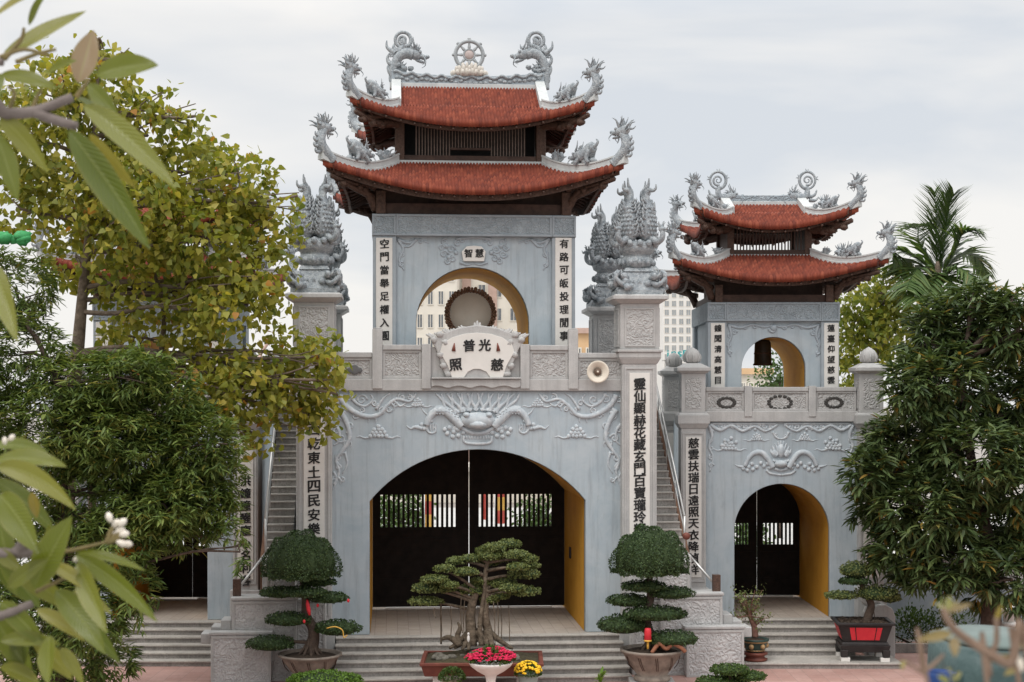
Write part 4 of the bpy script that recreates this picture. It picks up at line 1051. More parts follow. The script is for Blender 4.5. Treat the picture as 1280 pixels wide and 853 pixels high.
        h.build('painted_hole_ring', M('hole_shade_dark', (.04,.038,.035), (.07,.065,.06), 4, .9, 0), o)  # no real cuts: dark colour imitates the shade inside a ring of holes
    # tower
    v0, v1 = .6, 4.4; A0, A1 = G.u(885, v0), G.u(1049, v0); B0, B1 = G.u(908, v0), G.u(1026.5, v0); zL0, zL1 = G.z(967, 402, v0), G.z(967, 378, v0)
    sh = 0.0
    a0, a1 = G.u(927, v0+.1), G.u(1007, v0+.1); zsp, zap = G.z(967, 463, v0+.1), G.z(967, 421.5, v0+.1)
    b = MB(); arch_wall(b, B0-.05, B1+.05, zt, zL0+.01, a0, a1, zsp, zap, v0+.1, v1-.1); tower = b.build('tower_wall', m_blue, T, .01)
    b = MB(); arch_lining(b, zt+.002, a0, a1, zsp, zap, v0+.22, v1-.25); b.build('arch_lining', m_ochre, tower)
    b = MB()
    for ua, ub in ((A0,B0),(B1,A1)):
        for va, vb in ((v0, v0+.5),(v1-.5, v1)): b.box(ua, ub, va, vb, zt, zL0-.002)
        b.box(ua+.1, ub-.1, v0+.5, v1-.5, zt, zL0-.002)
    b.each('corner_pilaster', m_bstone, tower, .012)
    b = MB(); b.box(A0-.02, A1+.02, v0-.02, v1+.02, zL0, zL1); lt = b.build('lintel', m_bcarve, tower, .01)
    b = MB()
    for x0, x1 in ((A0-.02,B0),(B0,B1),(B1,A1+.02)): panel_frame(b, x0+.004, x1-.004, zL0+.01, zL1-.01, v0-.02, .05, .025)
    b.build('lintel_border', m_bstone, lt, .006)
    for (xa, xb, xc), txt in (((888.5,906,897.3), texts[0]), ((1030,1048,1038.6), texts[1])):
        b = MB(); b.box(G.u(xa,v0), G.u(xb,v0), v0-.022, v0-.001, G.z(xc,492,v0), G.z(xc,404,v0)); p = b.build('couplet_panel', m_white, T, .006)
        if txt:
            n = len(txt); y0 = 410.5; y1 = 410.5+13*(n-1)
            me = text_mesh('lettering', vertical_text(txt, G.u(xc,v0), G.z(xc,y0,v0), G.z(xc,y1,v0), .20), m_ink, .008, .022); link('lettering', me, p, (0, v0-.025, 0))
    q = Rel(G, v0+.1)
    for s in (0, 1):
        X = (lambda x: 1934-x) if s else (lambda x: x); sg = -1 if s else 1
        q.line([(X(910),406),(X(925),410),(X(940),406),(X(956),409),(X(967),406)], 2, 1.4); q.line([(X(911),406),(X(914),420),(X(910),432),(X(913),446)], 2.4, .7)
        for c in ((915,410,4),(922,408,3.4),(932,409,3),(944,408,3),(954,409,3.2),(913,420,3.6),(911,431,3.2),(918,416,3.4),(912,441,2.4)): q.curl(X(c[0]), c[1], c[2], c[0] % 3, sg, 1.3)
    q.curl(967, 411, 6, 3.1, 1, 2, .6); q.dot(967, 410, 4.5); q.mb.build('scroll_relief', bpy.data.materials['grey_relief_plaster'], tower)
    cu, cv = (A0+A1)/2, 2.5; ha, hb = (A1-A0)/2, 1.9; z1 = zL1+.002
    b = MB()
    for va in (v0+.1, v1-.25): b.box(A0+.1, A1-.1, va, va+.15, z1, z1+.22)
    for ua in (A0+.1, A1-.25): b.box(ua, ua+.15, v0+.25, v1-.25, z1, z1+.22)
    b.box(A0+.3, A1-.3, v0+.9, v1-.5, z1, z1+.8); b.build('wall_plate', m_wood, tower)
    b = MB()
    for px in (898, 1036): x = G.u(px, v0+.1); b.box(x-.11, x+.11, v0-.05, v0+.17, z1, z1+.5)
    b.each('short_post', m_wood2, tower, .02)
    S1 = Skirt(cu, cv, 2.62, 2.62, 1.40, .40, G.z(967, 348, -.1), G.z(967, 321, 1.3), .54)
    R1 = S1.tiles('lower_roof', T, .095, .13); S1.soffit('eave_boards', R1); S1.fascia('fascia', R1, h1=-.21); S1.hips(R1, 1.0, .075, .21); S1.corner_timbers(R1, ha-.12, hb-.12, z1)
    S1.ornaments(R1, .85, ((.36, .72, 'lion'), (.75, .6, 'leaf')))
    kh = 1.12; zc0 = S1.z1
    b = MB(); b.box(cu-kh-.1, cu+kh+.1, cv-kh-.1, cv+kh+.1, zc0-.12, zc0+.07); b.build('flashing', m_ridge, R1, .01)
    S2 = Skirt(cu, cv, 1.98, 1.98, .86, .36, G.z(967, 282, .5), G.z(967, 268, 1.35), .50)
    zt2 = S2.z1-.13; cs = empty('clerestory', (0,0,0)); cs.parent = T; ka = 1.13
    b = MB()
    for sx in (-1, 1):
        for sy in (-1, 1): b.box(cu+sx*ka-.1, cu+sx*ka+.1, cv+sy*ka-.1, cv+sy*ka+.1, zc0+.07, zt2)
    b.each('corner_post', m_wood2, cs, .015)
    b = MB()
    for sy in (-1, 1): b.box(cu-ka, cu+ka, cv+sy*ka-.05, cv+sy*ka+.05, zc0+.07, zc0+.2); b.box(cu-ka, cu+ka, cv+sy*ka-.05, cv+sy*ka+.05, zt2-.2, zt2)
    for sx in (-1, 1): b.box(cu+sx*ka-.05, cu+sx*ka+.05, cv-ka+.1, cv+ka-.1, zc0+.07, zc0+.2); b.box(cu+sx*ka-.02, cu+sx*ka+.02, cv-ka+.1, cv+ka-.1, zc0+.2, zt2)
    b.each('beam', m_wood, cs)
    b = MB(); n = 20
    for i in range(n+1): x = cu-ka+.2+(2*ka-.4)*i/n; b.box(x-.018, x+.018, cv-ka-.02, cv-ka+.02, zc0+.2, zt2-.2)
    b.build('slatted_screen', m_wood, cs)
    R2 = S2.tiles('upper_roof', T, .095, .13); S2.soffit('eave_boards', R2); S2.fascia('fascia', R2, h1=-.18); S2.hips(R2, 1.0, .075, .2); S2.corner_timbers(R2, ka, ka, zt2-.4)
    S2.ornaments(R2, .80, ((.42, .6, 'lion'), (.78, .42, 'leaf')))
    gb = S2.b-S2.over; zr = G.z(960, 256.5, cv)
    gable_top('gable_tiles', R2, cu, cv, 1.14, gb, S2.z1, zr, .095, .13)
    zt_ = G.z(960, 245, cv)
    b = MB(); b.box(cu-1.2, cu+1.2, cv-.1, cv+.1, zr+.06, zt_); b.build('ridge_band', m_bcarve, R2, .012)
    b = MB(); b.box(cu-1.26, cu+1.26, cv-.15, cv+.15, zr-.1, zr+.09); b.build('ridge_foot', m_ridge, R2, .01)
    for sx in (-1, 1): link('ridge_serpent', ME_MAK, R2, (cu+sx*1.28, cv, zt_-.22), (0,0,0 if sx < 0 else math.pi), (.95,)*3)
    # stubby pillars with lotus buds
    for (su, vc, lab, txt) in pillars: small_pillar(fr, su, vc, lab, txt)
    return T
def small_pillar(fr, u, v, label, txt):
    T = empty('railing_pillar', world(fr, u, v), fr.th, label, 'pillar', 'bud-topped pillars of the side gates')
    Z = lambda y: HC-(y-HY)*42.7/F
    hw = .35
    b = MB(); b.box(-hw,hw,-hw,hw,0,Z(536)); b.build('shaft', m_stone, T, .02)
    b = MB(); b.box(-.42,.42,-.42,.42,0,Z(735)); b.build('base', m_stone, T, .02)
    b = MB(); b.frus(0,0,Z(536),Z(530),hw+.01,hw+.01,.44,.44); b.box(-.45,.45,-.45,.45,Z(530),Z(519)); b.frus(0,0,Z(519),Z(516),.43,.43,.38,.38); b.build('moulding', m_stone, T, .012)
    b = MB(); b.box(-.34,.34,-.34,.34,Z(516),Z(467)); up = b.build('upper_shaft', m_stone, T, .012)
    b = MB(); b.box(-.22,.22,-.355,-.34,Z(511),Z(473)); b.box(-.355,-.34,-.22,.22,Z(511),Z(473)); b.build('carved_panel', m_carve, up, .005)
    b = MB(); b.frus(0,0,Z(467),Z(464),.36,.36,.45,.45); b.box(-.47,.47,-.47,.47,Z(464),Z(459.5)); b.frus(0,0,Z(459.5),Z(454),.44,.44,.22,.22); b.build('cap', m_stone, T, .012)
    b = MB(); b.lathe([(.15,0),(.21,.06),(.235,.16),(.225,.27),(.17,.36),(.08,.42),(.0,.47)], (0,0,Z(454)), 20)
    for k in range(8):
        a = k*math.pi/4; p = spline([(.2*math.cos(a),.2*math.sin(a),Z(454)+.04),(.245*math.cos(a),.245*math.sin(a),Z(454)+.2),(.12*math.cos(a),.12*math.sin(a),Z(454)+.39)], 4); b.tube(p, taper(len(p), .035, .012), 5)
    b.build('lotus_bud', m_stone, T)
    b = MB(); panel_frame(b, -.31,.31,Z(728),Z(541),-hw,.04,.02); b.build('shaft_border', m_stone, T, .005)
    b = MB(); b.box(-.22,.22,-hw-.018,-hw,Z(722),Z(546)); p = b.build('couplet_panel', m_white, T, .005)
    if txt:
        me = text_mesh('lettering', vertical_text(txt[0], 0, Z(txt[1]), Z(txt[2]), .285), m_ink, .01, .024); link('lettering', me, p, (0, -hw-.021, 0))
    return T
um = 2.50
build_small_gate(RG, 'smaller right gate with two-tier red roof and a bell hanging in its tower', ('鐘聞清高慧目', '蓮臺仰望慈雲'),
    [(-um, .05, 'bud-topped pillar with black characters between the right stairway and the smaller right arch', ('慈雲扶瑞日遠照天衣降禎祥', 554, 712)),
     (um, .05, 'bud-topped pillar rising out of the dark leaves at the right end of the railing', None),
     (-um, 4.9, 'farther bud-topped pillar seen just over the top of the right stairway', None)])
build_small_gate(LG, 'smaller gate on the left, almost wholly hidden by trees', ('', '潮音'),
    [(um, .05, 'bud-topped pillar with black characters beside the left stairway, behind leafy twigs', ('洪鐘撞醒塵心名利客', 600, 723)),
     (-um, .05, 'bud-topped pillar wholly among the leaves at the far left gate', None),
     (um, 4.9, 'farther bud-topped pillar peeping through yellow leaves above the left stairway', None)])

# ------------------------------------------------------------------ steps, stairways, carved cheek blocks
def steps(fr, u0, u1, n, v_top, run, label, slab=None, vlast=0):
    T = empty('entrance_steps', (fr.o.x, fr.o.y, 0), fr.th, label, 'steps', 'entrance steps'); h = ZP/n
    b = MB(); c = MB()
    for i in range(n):
        zt = ZP-h*i; vf = v_top-run*(i+1)+run*.0
        a0, a1 = u0-(.0), u1
        if slab and i == n-1: a0, a1 = slab; vf += vlast
        b.box(a0, a1, vf-.03, vf+run+(.02 if i else .35)-(vlast if i == n-1 else 0), zt-.05, zt-(.0 if i else .002)); c.box(a0+.02, a1-.02, vf+.012, vf+run+.3-(vlast if i == n-1 else 0), max(0, zt-h), zt-.05)
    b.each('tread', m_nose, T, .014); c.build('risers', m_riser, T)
    return T
steps(MG, MG.u(420), MG.u(775), 6, -.02, .33, 'wide stone steps in front of the middle arch, behind the potted trees')
steps(RG, -1.9, 1.75, 6, -.02, .34, 'stone steps up to the smaller right arch, between flower pot and red planter', (-2.6, 2.7), -.85)
steps(LG, -3.2, 1.95, 6, -.02, .34, 'stone steps at the far left below the dark doorway', (-4.2, 2.4))

def stairway(s, label, lab_blocks):
    fr = MG; X = (lambda u: s*u)
    ui, uo = 4.85, 5.55                                         # inner and outer edge, mirrored by s
    T = empty('stairway', (fr.o.x, fr.o.y, 0), fr.th, label, 'stairs', 'stairways between the gates')
    n = 23; z0 = 3.05; z1 = 7.34; v0 = .1; v1 = 5.6; h = (z1-z0)/n; rn = (v1-v0)/n
    b = MB(); c = MB()
    for i in range(n):
        z = z0+h*(i+1); v = v0+rn*i
        a0, a1 = sorted((X(ui), X(uo)))
        b.box(a0, a1, v-.03, v+rn, z-.04, z); c.box(a0+.01, a1-.01, v, v1+.3, z-h, z-.04)
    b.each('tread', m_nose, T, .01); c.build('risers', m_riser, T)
    b = MB(); a0, a1 = sorted((X(uo+.03), X(uo+.12)))             # brown string wall on the outer side
    pts = [(v0, 1.0), (v1, 1.0), (v1, z1-.1), (v0, z0-.05)]
    vs = [(a0, p, q) for p, q in pts]+[(a1, p, q) for p, q in pts]; b.add(vs, [(0,1,2,3),(7,6,5,4),(0,4,5,1),(1,5,6,2),(2,6,7,3),(3,7,4,0)]); b.build('string_wall', m_brown, T)
    b = MB()                                                    # landing and lower flight turning outwards
    a0, a1 = sorted((X(ui), X(uo+.0))); b.box(a0, a1, -.75, v0, 1.0, z0); 
    nn = 6
    for i in range(nn):
        a0, a1 = sorted((X(uo+.25*i), X(uo+.25*(i+1)))); b.box(a0, a1, -1.15, -.42, .95, 2.05-.17*i)
    b.build('lower_flight', m_stone, T, .015)
    # handrail tubes
    b = MB(); uo2 = X(uo-.02)
    top = (uo2, v1-.2, z1+.95); low = (uo2, v0, z0+.95); end = (X(uo+.55), -.75, z0-.70)
    b.tube([top, low], .034, 8); b.tube([low, (uo2, v0, z0-.0)], .034, 8); b.tube([(uo2, v1-.2, z1-.1), top], .034, 8)
    b.tube([(uo2+.0, v0-.02, z0+.05), end], .034, 8); b.tube([(top[0],top[1],top[2]-.40),(low[0],low[1],low[2]-.40)], .022, 6)
    for t in (.25,.5,.75): 
        q = Vector(low).lerp(Vector(top), t); b.tube([q, q-Vector((0,0,.95))], .02, 6)
    b.build('handrail', m_steel, T)
    b = MB(); b.box(*sorted((X(uo+.52), X(uo+.72))), -1.0, -.85, 1.9, 2.55); b.build('end_post', m_wood2, T, .01)
    b = MB(); q = (X(uo+.02), v0-.06, z0+.42); b.ell(q, (.11,.08,.10)); 
    if s > 0: b.build('red_cap', m_brownpot, T)
    # carved blocks
    C = empty('carved_block', (fr.o.x, fr.o.y, 0), fr.th, lab_blocks, 'cheek wall', 'carved cheek walls')
    def blk(name, x0, x1, y0, y1, va, vb):
        ua, ub = MG.at(x0, y0, va)[0], MG.at(x1, y0, va)[0]
        if s < 0: ua, ub = -ub, -ua
        zt, zb = MG.z(800, y0, va), (0 if y1 > 826 else MG.z(800, y1, va))
        b = MB(); b.box(ua, ub, va, vb, zb, zt-.08); o = b.build(name, m_cheek, C, .02)
        b = MB(); b.box(ua-.04, ub+.04, va-.04, vb, zt-.08, zt); b.build('coping', m_stone, o, .02)
        b = MB(); panel_frame(b, ua, ub, zb, zt-.1, va, .07, .02); b.build('border', m_stone, o, .01)
    blk('upper_block', 826, 903, 742, 830, -1.25, -.5)
    blk('top_block', 828, 862, 702, 742, -1.2, -.5)
    blk('lower_block', 858, 930, 784, 830, -1.55, -1.252)
    blk('inner_block', 790, 826, 745, 830, -1.1, -.6)
stairway(1, 'steep grey stairway with steel handrail right of the tall lettered pillar', 'stepped blocks of carved pale stone behind the topiary, right of the wide steps')
stairway(-1, 'steep grey stairway with steel handrail left of the wide arch, below the yellow leaves', 'stepped blocks of carved pale stone behind the topiary, left of the wide steps')
# rounded stone scroll at the foot of the right steps
T = empty('scroll_stone', W(1100, 812, 42.0)*1.0, 0, 'pale rounded stone newel behind the red planter, right end of the steps', 'newel'); T.location.z = 0
b = MB(); b.prism([(-.38,0),(.38,0),(.38,1.15),(.30,1.36),(.12,1.46),(-.1,1.46),(-.3,1.36),(-.38,1.2)], -.2, .5); b.build('body', m_stone, T, .04)
b = MB(); c_ = curl((-.28, 1.58), .22, 1.3, -.6, 1, 20, .1); b.tube(c_, taper(len(c_), .13, .07), 8); b.build('scroll', m_stone, T)
# ------------------------------------------------------------------ loudspeaker, drum, bell
u_, z_ = MG.at(747, 465, -.25); p = world(MG, u_, -.10)
T = empty('loudspeaker', (p.x, p.y, z_), MG.th, 'round cream horn loudspeaker on the stone railing, right of the fan tablet', 'loudspeaker')
def horn(prof, n=28):
    b = MB(); b.lathe(prof, (0,0,0), n); b.v = [(x, -z, y) for x, y, z in b.v]; return b
horn([(.05,-.05),(.055,.04),(.09,.10),(.16,.17),(.25,.225),(.295,.24),(.295,.225),(.25,.20),(.15,.14),(.08,.08)]).build('horn', m_horn, T)
horn([(.02,.06),(.085,.10),(.10,.15),(.085,.19),(.03,.20)]).build('reflex_cone', M('brown_cone', (.10,.065,.045), (.16,.11,.08), 5, .5, 0), T)
horn([(.01,.19),(.03,.20),(.02,.225),(.005,.23)], 12).build('cone_tip', m_horn, T)

u_, z_ = MG.at(587, 393, 2.9); p = world(MG, u_, 2.9)
T = empty('temple_drum', (p.x, p.y, z_), MG.th, 'big round temple drum with studded dark rim standing inside the upper arch', 'drum')
b = MB(); b.lathe([(.60,-.5),(.68,-.2),(.68,.2),(.60,.5)], (0,0,0), 32); b.v = [(x,-z,y) for x,y,z in b.v]; b.build('barrel', m_brownpot, T)
b = MB(); b.lathe([(.0,.502),(.585,.503),(.585,.506),(0,.507)], (0,0,0), 32); b.v = [(x,-z,y) for x,y,z in b.v]; b.build('drum_head', m_drum, T)
b = MB(); n = 44
for i in range(n):
    a = 2*math.pi*i/n
    for rr, yy, s_ in ((.60,-.515,.030),(.645,-.46,.034),(.69,-.40,.05*random.uniform(.8,1.2))):
        a2 = a+(.07 if rr > .62 else 0); b.ell((rr*math.cos(a2), yy, rr*math.sin(a2)), (s_,s_,s_*1.25), 6, 4)
b.build('rim_studs', M('stud_brown', (.07,.030,.020), (.34,.22,.15), 22, .5, 0), T)
b = MB()
for sx in (-1,1):
    for sy in (-.4,.4): b.tube([(sx*.75, sy, -2.0), (sx*.60, sy, -.45)], .06, 6)
    b.tube([(sx*.68,-.4,-.9),(sx*.68,.4,-.9)], .05, 6)
b.build('stand', m_wood, T)

p = world(RG, RG.u(953.5, 2.4), 2.4); zb, zt = RG.z(953, 457, 2.4), RG.z(953, 424, 2.4); h = zt-zb
T = empty('temple_bell', (p.x, p.y, zb), 0, 'dark bronze bell hanging in the arch of the small right tower', 'bell')
b = MB(); b.lathe([(.285,0),(.285,.04),(.262,.07),(.255,h*.5),(.24,h*.85),(.19,h*.97),(.06,h)], (0,0,0), 24); b.build('bell_body', m_bronze, T)
b = MB(); b.lathe([(.290,.0),(.292,.03),(.28,.05)], (0,0,0), 24); b.lathe([(.262,h*.42),(.268,h*.45),(.262,h*.48)], (0,0,0), 24); b.build('bands', m_wood, T)
b = MB(); b.tube([(0,0,h-.02),(0,0,h+.55)], .03, 6); b.build('hanger', m_bronze, T)

# ------------------------------------------------------------------ clipped trees in pots
def foliage_pad(c, r, n, lm, leaf=.05, name='foliage_pad', parent=None, dome=False):
    """dark inner mass plus small leaves standing on its skin"""
    P = in_ball(n, .95); P[:,2] = np.where(P[:,2] < -.35, P[:,2]*.6, P[:,2])
    lump = 1+.07*np.sin(P[:,0]*7+c[0]*9)*np.cos(P[:,1]*6+c[2]*5)+.05*np.sin(P[:,0]*15+c[2]*8)
    if dome:                                                     # flat-bottomed half ball
        P[:,2] = np.where(P[:,2] < -.12, -.12-.10*rng.random(n), P[:,2])
    nr = unit(P/np.array(r)); pos = np.array(c)+P*np.array(r)*lump[:,None]
    ax = unit(nr*.45+rdir(n)*.8+np.array([0,0,.3])); me = leaf_mesh(name, lm, pos, ax, nr+rdir(n)*.5, leaf*rng.uniform(.7,1.4,n), leaf*.8*rng.uniform(.8,1.2,n), T_SMALL, np.clip(rng.normal(.5,.22,n),0,1))
    o = link(name, me, parent)
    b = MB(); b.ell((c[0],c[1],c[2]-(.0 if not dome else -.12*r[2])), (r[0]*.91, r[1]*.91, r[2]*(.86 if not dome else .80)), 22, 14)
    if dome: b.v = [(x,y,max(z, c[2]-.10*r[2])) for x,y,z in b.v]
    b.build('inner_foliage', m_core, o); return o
def pot_lathe(parent, r0, r1, h, m, name='pot', foot=.12):
    b = MB(); b.lathe([(r1*.9,0),(r1,.04),(r1*.95,foot),(r1*.80,foot+.02),(r1*1.05,h*.38),(r0*.86,h*.7),(r0*.95,h*.88),(r0*1.04,h*.93),(r0*1.04,h),(r0*.93,h),(r0*.90,h-.06),(.02,h-.07)], (0,0,0), 36)
    return b.build(name, m, parent)
def soil_disc(parent, r, z):
    b = MB(); b.lathe([(r,z-.02),(r*.8,z+.02),(r*.3,z+.05),(.01,z+.06)], (0,0,0), 20); return b.build('soil', m_soil, parent)

def cloud_tree(px, Y, label, rim, pads, dome, trunk, ornaments):
    c0 = W(px, rim, Y); zr = c0.z; T = empty('potted_cloud_tree', (c0.x, Y, 0), 0, label, 'potted tree', 'pair of clipped cloud trees')
    k = Y/F; L = lambda x, y, d=0.0: ((x-px)*k, d, zr-(y-rim)*k)
    b = MB(); b.box(-.55,.55,-.5,.5,0,.16); b.build('plinth', m_stone, T, .02)
    p = pot_lathe(T, .76, .46, zr-.16, m_clay); p.location.z = .16
    b = MB()
    for i in range(5):
        a = -math.pi/2+(i-2)*.62
        for da in (0, .07): 
            q = [(.765*rr*math.cos(a+da+.12*t), .765*rr*math.sin(a+da+.12*t), zr*.96-(zr-.16)*.55*t) for t, rr in ((0,.93),(.35,.90),(.7,.84),(1,.72))]; b.tube(q, .009, 5)
    b.build('painted_strokes', m_wood, T)
    soil_disc(T, .68, zr-.05)
    b = MB(); q = spline([L(*t) for t in trunk], 5); b.tube(q, taper(len(q), .17, .075, .8), 10)
    base = Vector(L(*trunk[0]))
    for i in range(9):
        a = i*.7; e = base+Vector((.34*math.cos(a), .3*math.sin(a), -.06)); qq = spline([base+Vector((0,0,.42)), base+Vector((.12*math.cos(a), .12*math.sin(a), .2)), e], 4); b.tube(qq, taper(len(qq), .07, .03), 6)
    for (x, y, rx, ry, d) in pads:
        near = min(q, key=lambda v: abs(v.z-L(x,y)[2]-.0)); e = Vector(L(x, y, d)); qq = spline([near, near.lerp(e,.5)+Vector((0,0,.04)), e], 4); b.tube(qq, taper(len(qq), .055, .03), 6)
    b.build('trunk', m_barkd, T)
    for (x, y, rx, ry, d) in pads: foliage_pad(L(x, y, d), (rx*k, rx*k*.8, ry*k), int(44*rx), m_topi, .05, 'foliage_pad', T)
    x, y, rx, ry = dome; foliage_pad(L(x, y), (rx*k, rx*k, ry*k), 15000, m_topi, .042, 'foliage_dome', T, True)
    for (kind, x, y, d) in ornaments:
        b = MB(); c = L(x, y, d)
        if kind == 'lantern': b.lathe([(.03,-.16),(.09,-.13),(.085,.1),(.07,.16),(.02,.17)], c, 10); b.build('red_lantern', m_red, T); b = MB(); b.lathe([(.095,-.16),(.095,-.12),(.02,-.12)], c, 10); b.tube([(c[0],c[1],c[2]-.16),(c[0],c[1],c[2]-.34)], .03, 5); b.build('lantern_trim', m_gold, T)
        elif kind == 'ribbon': b.tube([(c[0],c[1],c[2]+.2),(c[0]+.01,c[1],c[2]+.1),(c[0]+.04,c[1],c[2]-.06),(c[0]+.06,c[1],c[2]-.18)], [.02,.05,.055,.03], 6, .4); b.build('red_ribbon', m_red, T)
        elif kind == 'gold': 
            q = spline([(c[0]-.3,c[1],c[2]+.06),(c[0]-.1,c[1],c[2]+.1),(c[0]+.08,c[1],c[2]+.02),(c[0]+.12,c[1],c[2]-.16),(c[0]+.2,c[1],c[2]-.1)], 4); b.tube(q, .014, 5); b.build('gold_ribbon', m_gold, T)
        elif kind == 'roots':
            q = spline([(c[0]-.4,c[1],c[2]-.1),(c[0]-.22,c[1],c[2]+.12),(c[0]-.05,c[1],c[2]),(c[0]+.12,c[1],c[2]+.11),(c[0]+.32,c[1],c[2]+.02),(c[0]+.42,c[1],c[2]-.08)], 5); b.tube(q, .05, 7); b.build('wavy_root', M('orange_brown_root', (.20,.075,.04), (.32,.14,.08), 8, .7, .4, 20, .02), T)
        elif kind == 'dot': b.ell(c, (.035,.03,.05), 6, 5); b.build('hanging_charm', m_red, T)
    return T
cloud_tree(387.5, 37.6, 'clipped cloud tree in grey-brown pot left of the wide steps, dome over tiers, red ribbon', 817,
    [(397,729,22,5,.1),(349,742,26,7,.1),(382,739,28,7,-.3),(411,748,24,7,0),(361,774,28,9,-.1),(422,785,29,10,-.1),(339,805,30,9.5,0)],
    (376,711,47,46), [(388,818),(392,800),(391,785),(383,770),(382,750),(380,735),(377,712)], [('ribbon',387,757,-.45),('dot',399,755,-.3),('gold',428,783,-.75),('dot',437,749,-.3),('dot',384,773,-.55)])
cloud_tree(815, 37.6, 'clipped cloud tree in grey-brown pot right of the wide steps, red lantern on its trunk', 811,
    [(804,733,28,7,-.1),(839,742,28,8,0),(786,752,27,8,.1),(817,767,38,9.5,-.1),(841,770,18,7,.15),(779,782,33,12,.05),(838,797,33,10,-.25)],
    (812,706,47,47), [(816,812),(814,797),(808,782),(809,765),(813,748),(812,730),(812,705)], [('lantern',807,789,-.62),('roots',832,806,-.62)])

# ------------------------------------------------------------------ large bonsai in a tray
Yb = 36.9; kb = Yb/F; c0 = W(603, 822, Yb); T = empty('bonsai_tree', (c0.x, Yb, 0), 0, 'wide old bonsai with flat green pads and hanging roots in a red-brown tray', 'bonsai')
L = lambda x, y, d=0.0: ((x-603)*kb, d, c0.z-(y-822)*kb)
zr = c0.z-.02
b = MB(); b.frus(0,0,zr-.30,zr,1.36,.82,1.45,.90); b.build('tray', m_brownpot, T, .02)
b = MB()
for (x0,x1,y0,y1) in ((-1.47,1.47,-.93,-.83),(-1.47,1.47,.83,.93),(-1.47,-1.37,-.83,.83),(1.37,1.47,-.83,.83)): b.box(x0,x1,y0,y1,zr-.04,zr+.035)
b.build('tray_rim', m_brownpot, T, .015)
b = MB(); n = 26; vs = []
for j in range(15):
    for i in range(n+1):
        x = -1.36+2.72*i/n; y = -.82+1.64*j/14; e = min(1, 4*(1-abs(x)/1.36), 4*(1-abs(y)/.82)); vs.append((x, y, zr+.0+e*(.04+.10*math.exp(-((x+.2)**2)/.3)+.03*math.sin(9*x)*math.cos(8*y))))
b.add(vs, [(j*(n+1)+i, j*(n+1)+i+1, (j+1)*(n+1)+i+1, (j+1)*(n+1)+i) for j in range(14) for i in range(n)], True)
b.build('mossy_soil', M('moss_and_soil', (.032,.024,.015), (.075,.066,.034), 9, .95, .8, 20, .04), T)
b = MB()
for i in range(26):
    x = random.uniform(-1.15,.95); r_ = random.uniform(.05,.13); b.ell((x, random.uniform(-.72,.1), zr+.07+.06*math.exp(-x*x*3)), (r_*1.3, r_, r_*.8), 8, 6, jit=.22)
b.each('rock', M('mossy_rock', (.07,.062,.048), (.19,.175,.145), 7, .9, .8, 16, .04), T)
b = MB()
for sx in (-1, 1):
    for y in (-.55, .55): b.frus(sx*1.0, y, 0, zr-.30, .20,.14,.16,.14)
b.each('trestle_leg', m_marble, T, .02)
tr = MB()
q1 = spline([L(588,806,0),L(589,790,0),L(588,770,.02),L(591,752,0),L(596,738,0)], 5); tr.tube(q1, taper(len(q1), .17, .08), 10)
q2 = spline([L(611,806,.1),L(610,790,.05),L(606,768,.0),L(608,745,.05),L(606,725,.05),L(610,700,.05)], 5); tr.tube(q2, taper(len(q2), .13, .05), 10)
q3 = spline([L(602,806,-.15),L(600,780,-.12),L(604,750,-.05),L(607,722,0)], 5); tr.tube(q3, taper(len(q3), .07, .04), 8)
for i in range(16):
    a = random.uniform(0, 6.28); s_ = random.uniform(.3,.62); cx = random.choice((588,596,610)); B_ = Vector(L(cx, 795)); e = Vector(L(cx, 809))+Vector((s_*math.cos(a)*1.1, s_*math.sin(a)*.7, -.04)); qq = spline([B_+Vector((0,0,.12)), B_.lerp(e,.5)+Vector((0,0,.03)), e], 4); tr.tube(qq, taper(len(qq), .10, .035), 6)
tr.tube(spline([L(575,807),L(572,795),L(575,785),L(572,778)], 4), taper(13, .10, .02), 7); tr.tube(spline([L(575,806),L(562,797),L(552,799)], 4), taper(9, .10, .04), 7)
PADS = [(637,682,13,6),(618,685,13,6),(606,690,10,4.5),(645,693,13,6),(661,698,10,5),(614,695,14,6),(630,699,11,5),(570,702,11,5),(590,699,12,5),(556,710,11,5),(611,705,11,5),(583,714,13,5.5),(647,707,12,5),(664,709,9,4.5),(655,718,18,7),(545,722,15,5),(535,735,17,7),(553,735,14,6),(628,731,16,7),(655,739,18,7),(588,739,20,6.5),(532,752,19,5.5),(611,751,10,5),(625,746,10,4.5),(563,729,10,4),(600,728,10,4.5),(640,733,14,5)]
padd = [random.uniform(-.45,.45) for _ in PADS]
stem = q1[10:]+q2[12:]
for (x,y,rx,ry), d in zip(PADS, padd):
    e = Vector(L(x, y+2, d)); cand = sorted(stem, key=lambda v: (v-e).length+(0 if v.z < e.z else 2))[0]; m_ = cand.lerp(e,.55)+Vector((0,0,.05)); qq = spline([cand, m_, e], 4); tr.tube(qq, taper(len(qq), .05, .018), 6)
for x, y0, y1 in ((551,755,806),(563,753,800),(577,745,790),(581,750,800),(593,740,808),(617,750,803),(622,752,800),(626,756,797),(636,755,800),(601,715,806),(606,720,806),(545,757,770)):
    d = random.uniform(-.4,.2); q = spline([L(x,y0,d), L(x+random.uniform(-2,2),(y0+y1)/2,d), L(x+random.uniform(-1.5,2),y1,d)], 4); tr.tube(q, .012 if x not in (551,601) else .022, 5)
tr.build('trunk', M('bonsai_bark', (.065,.050,.034), (.18,.14,.10), 9, .9, 1, 14, .05), T)
for (x,y,rx,ry), d in zip(PADS, padd): foliage_pad(L(x,y,d), (rx*kb*1.12, rx*kb*.9, ry*kb*.92), int(46*rx), m_bons, .05, 'foliage_pad', T)
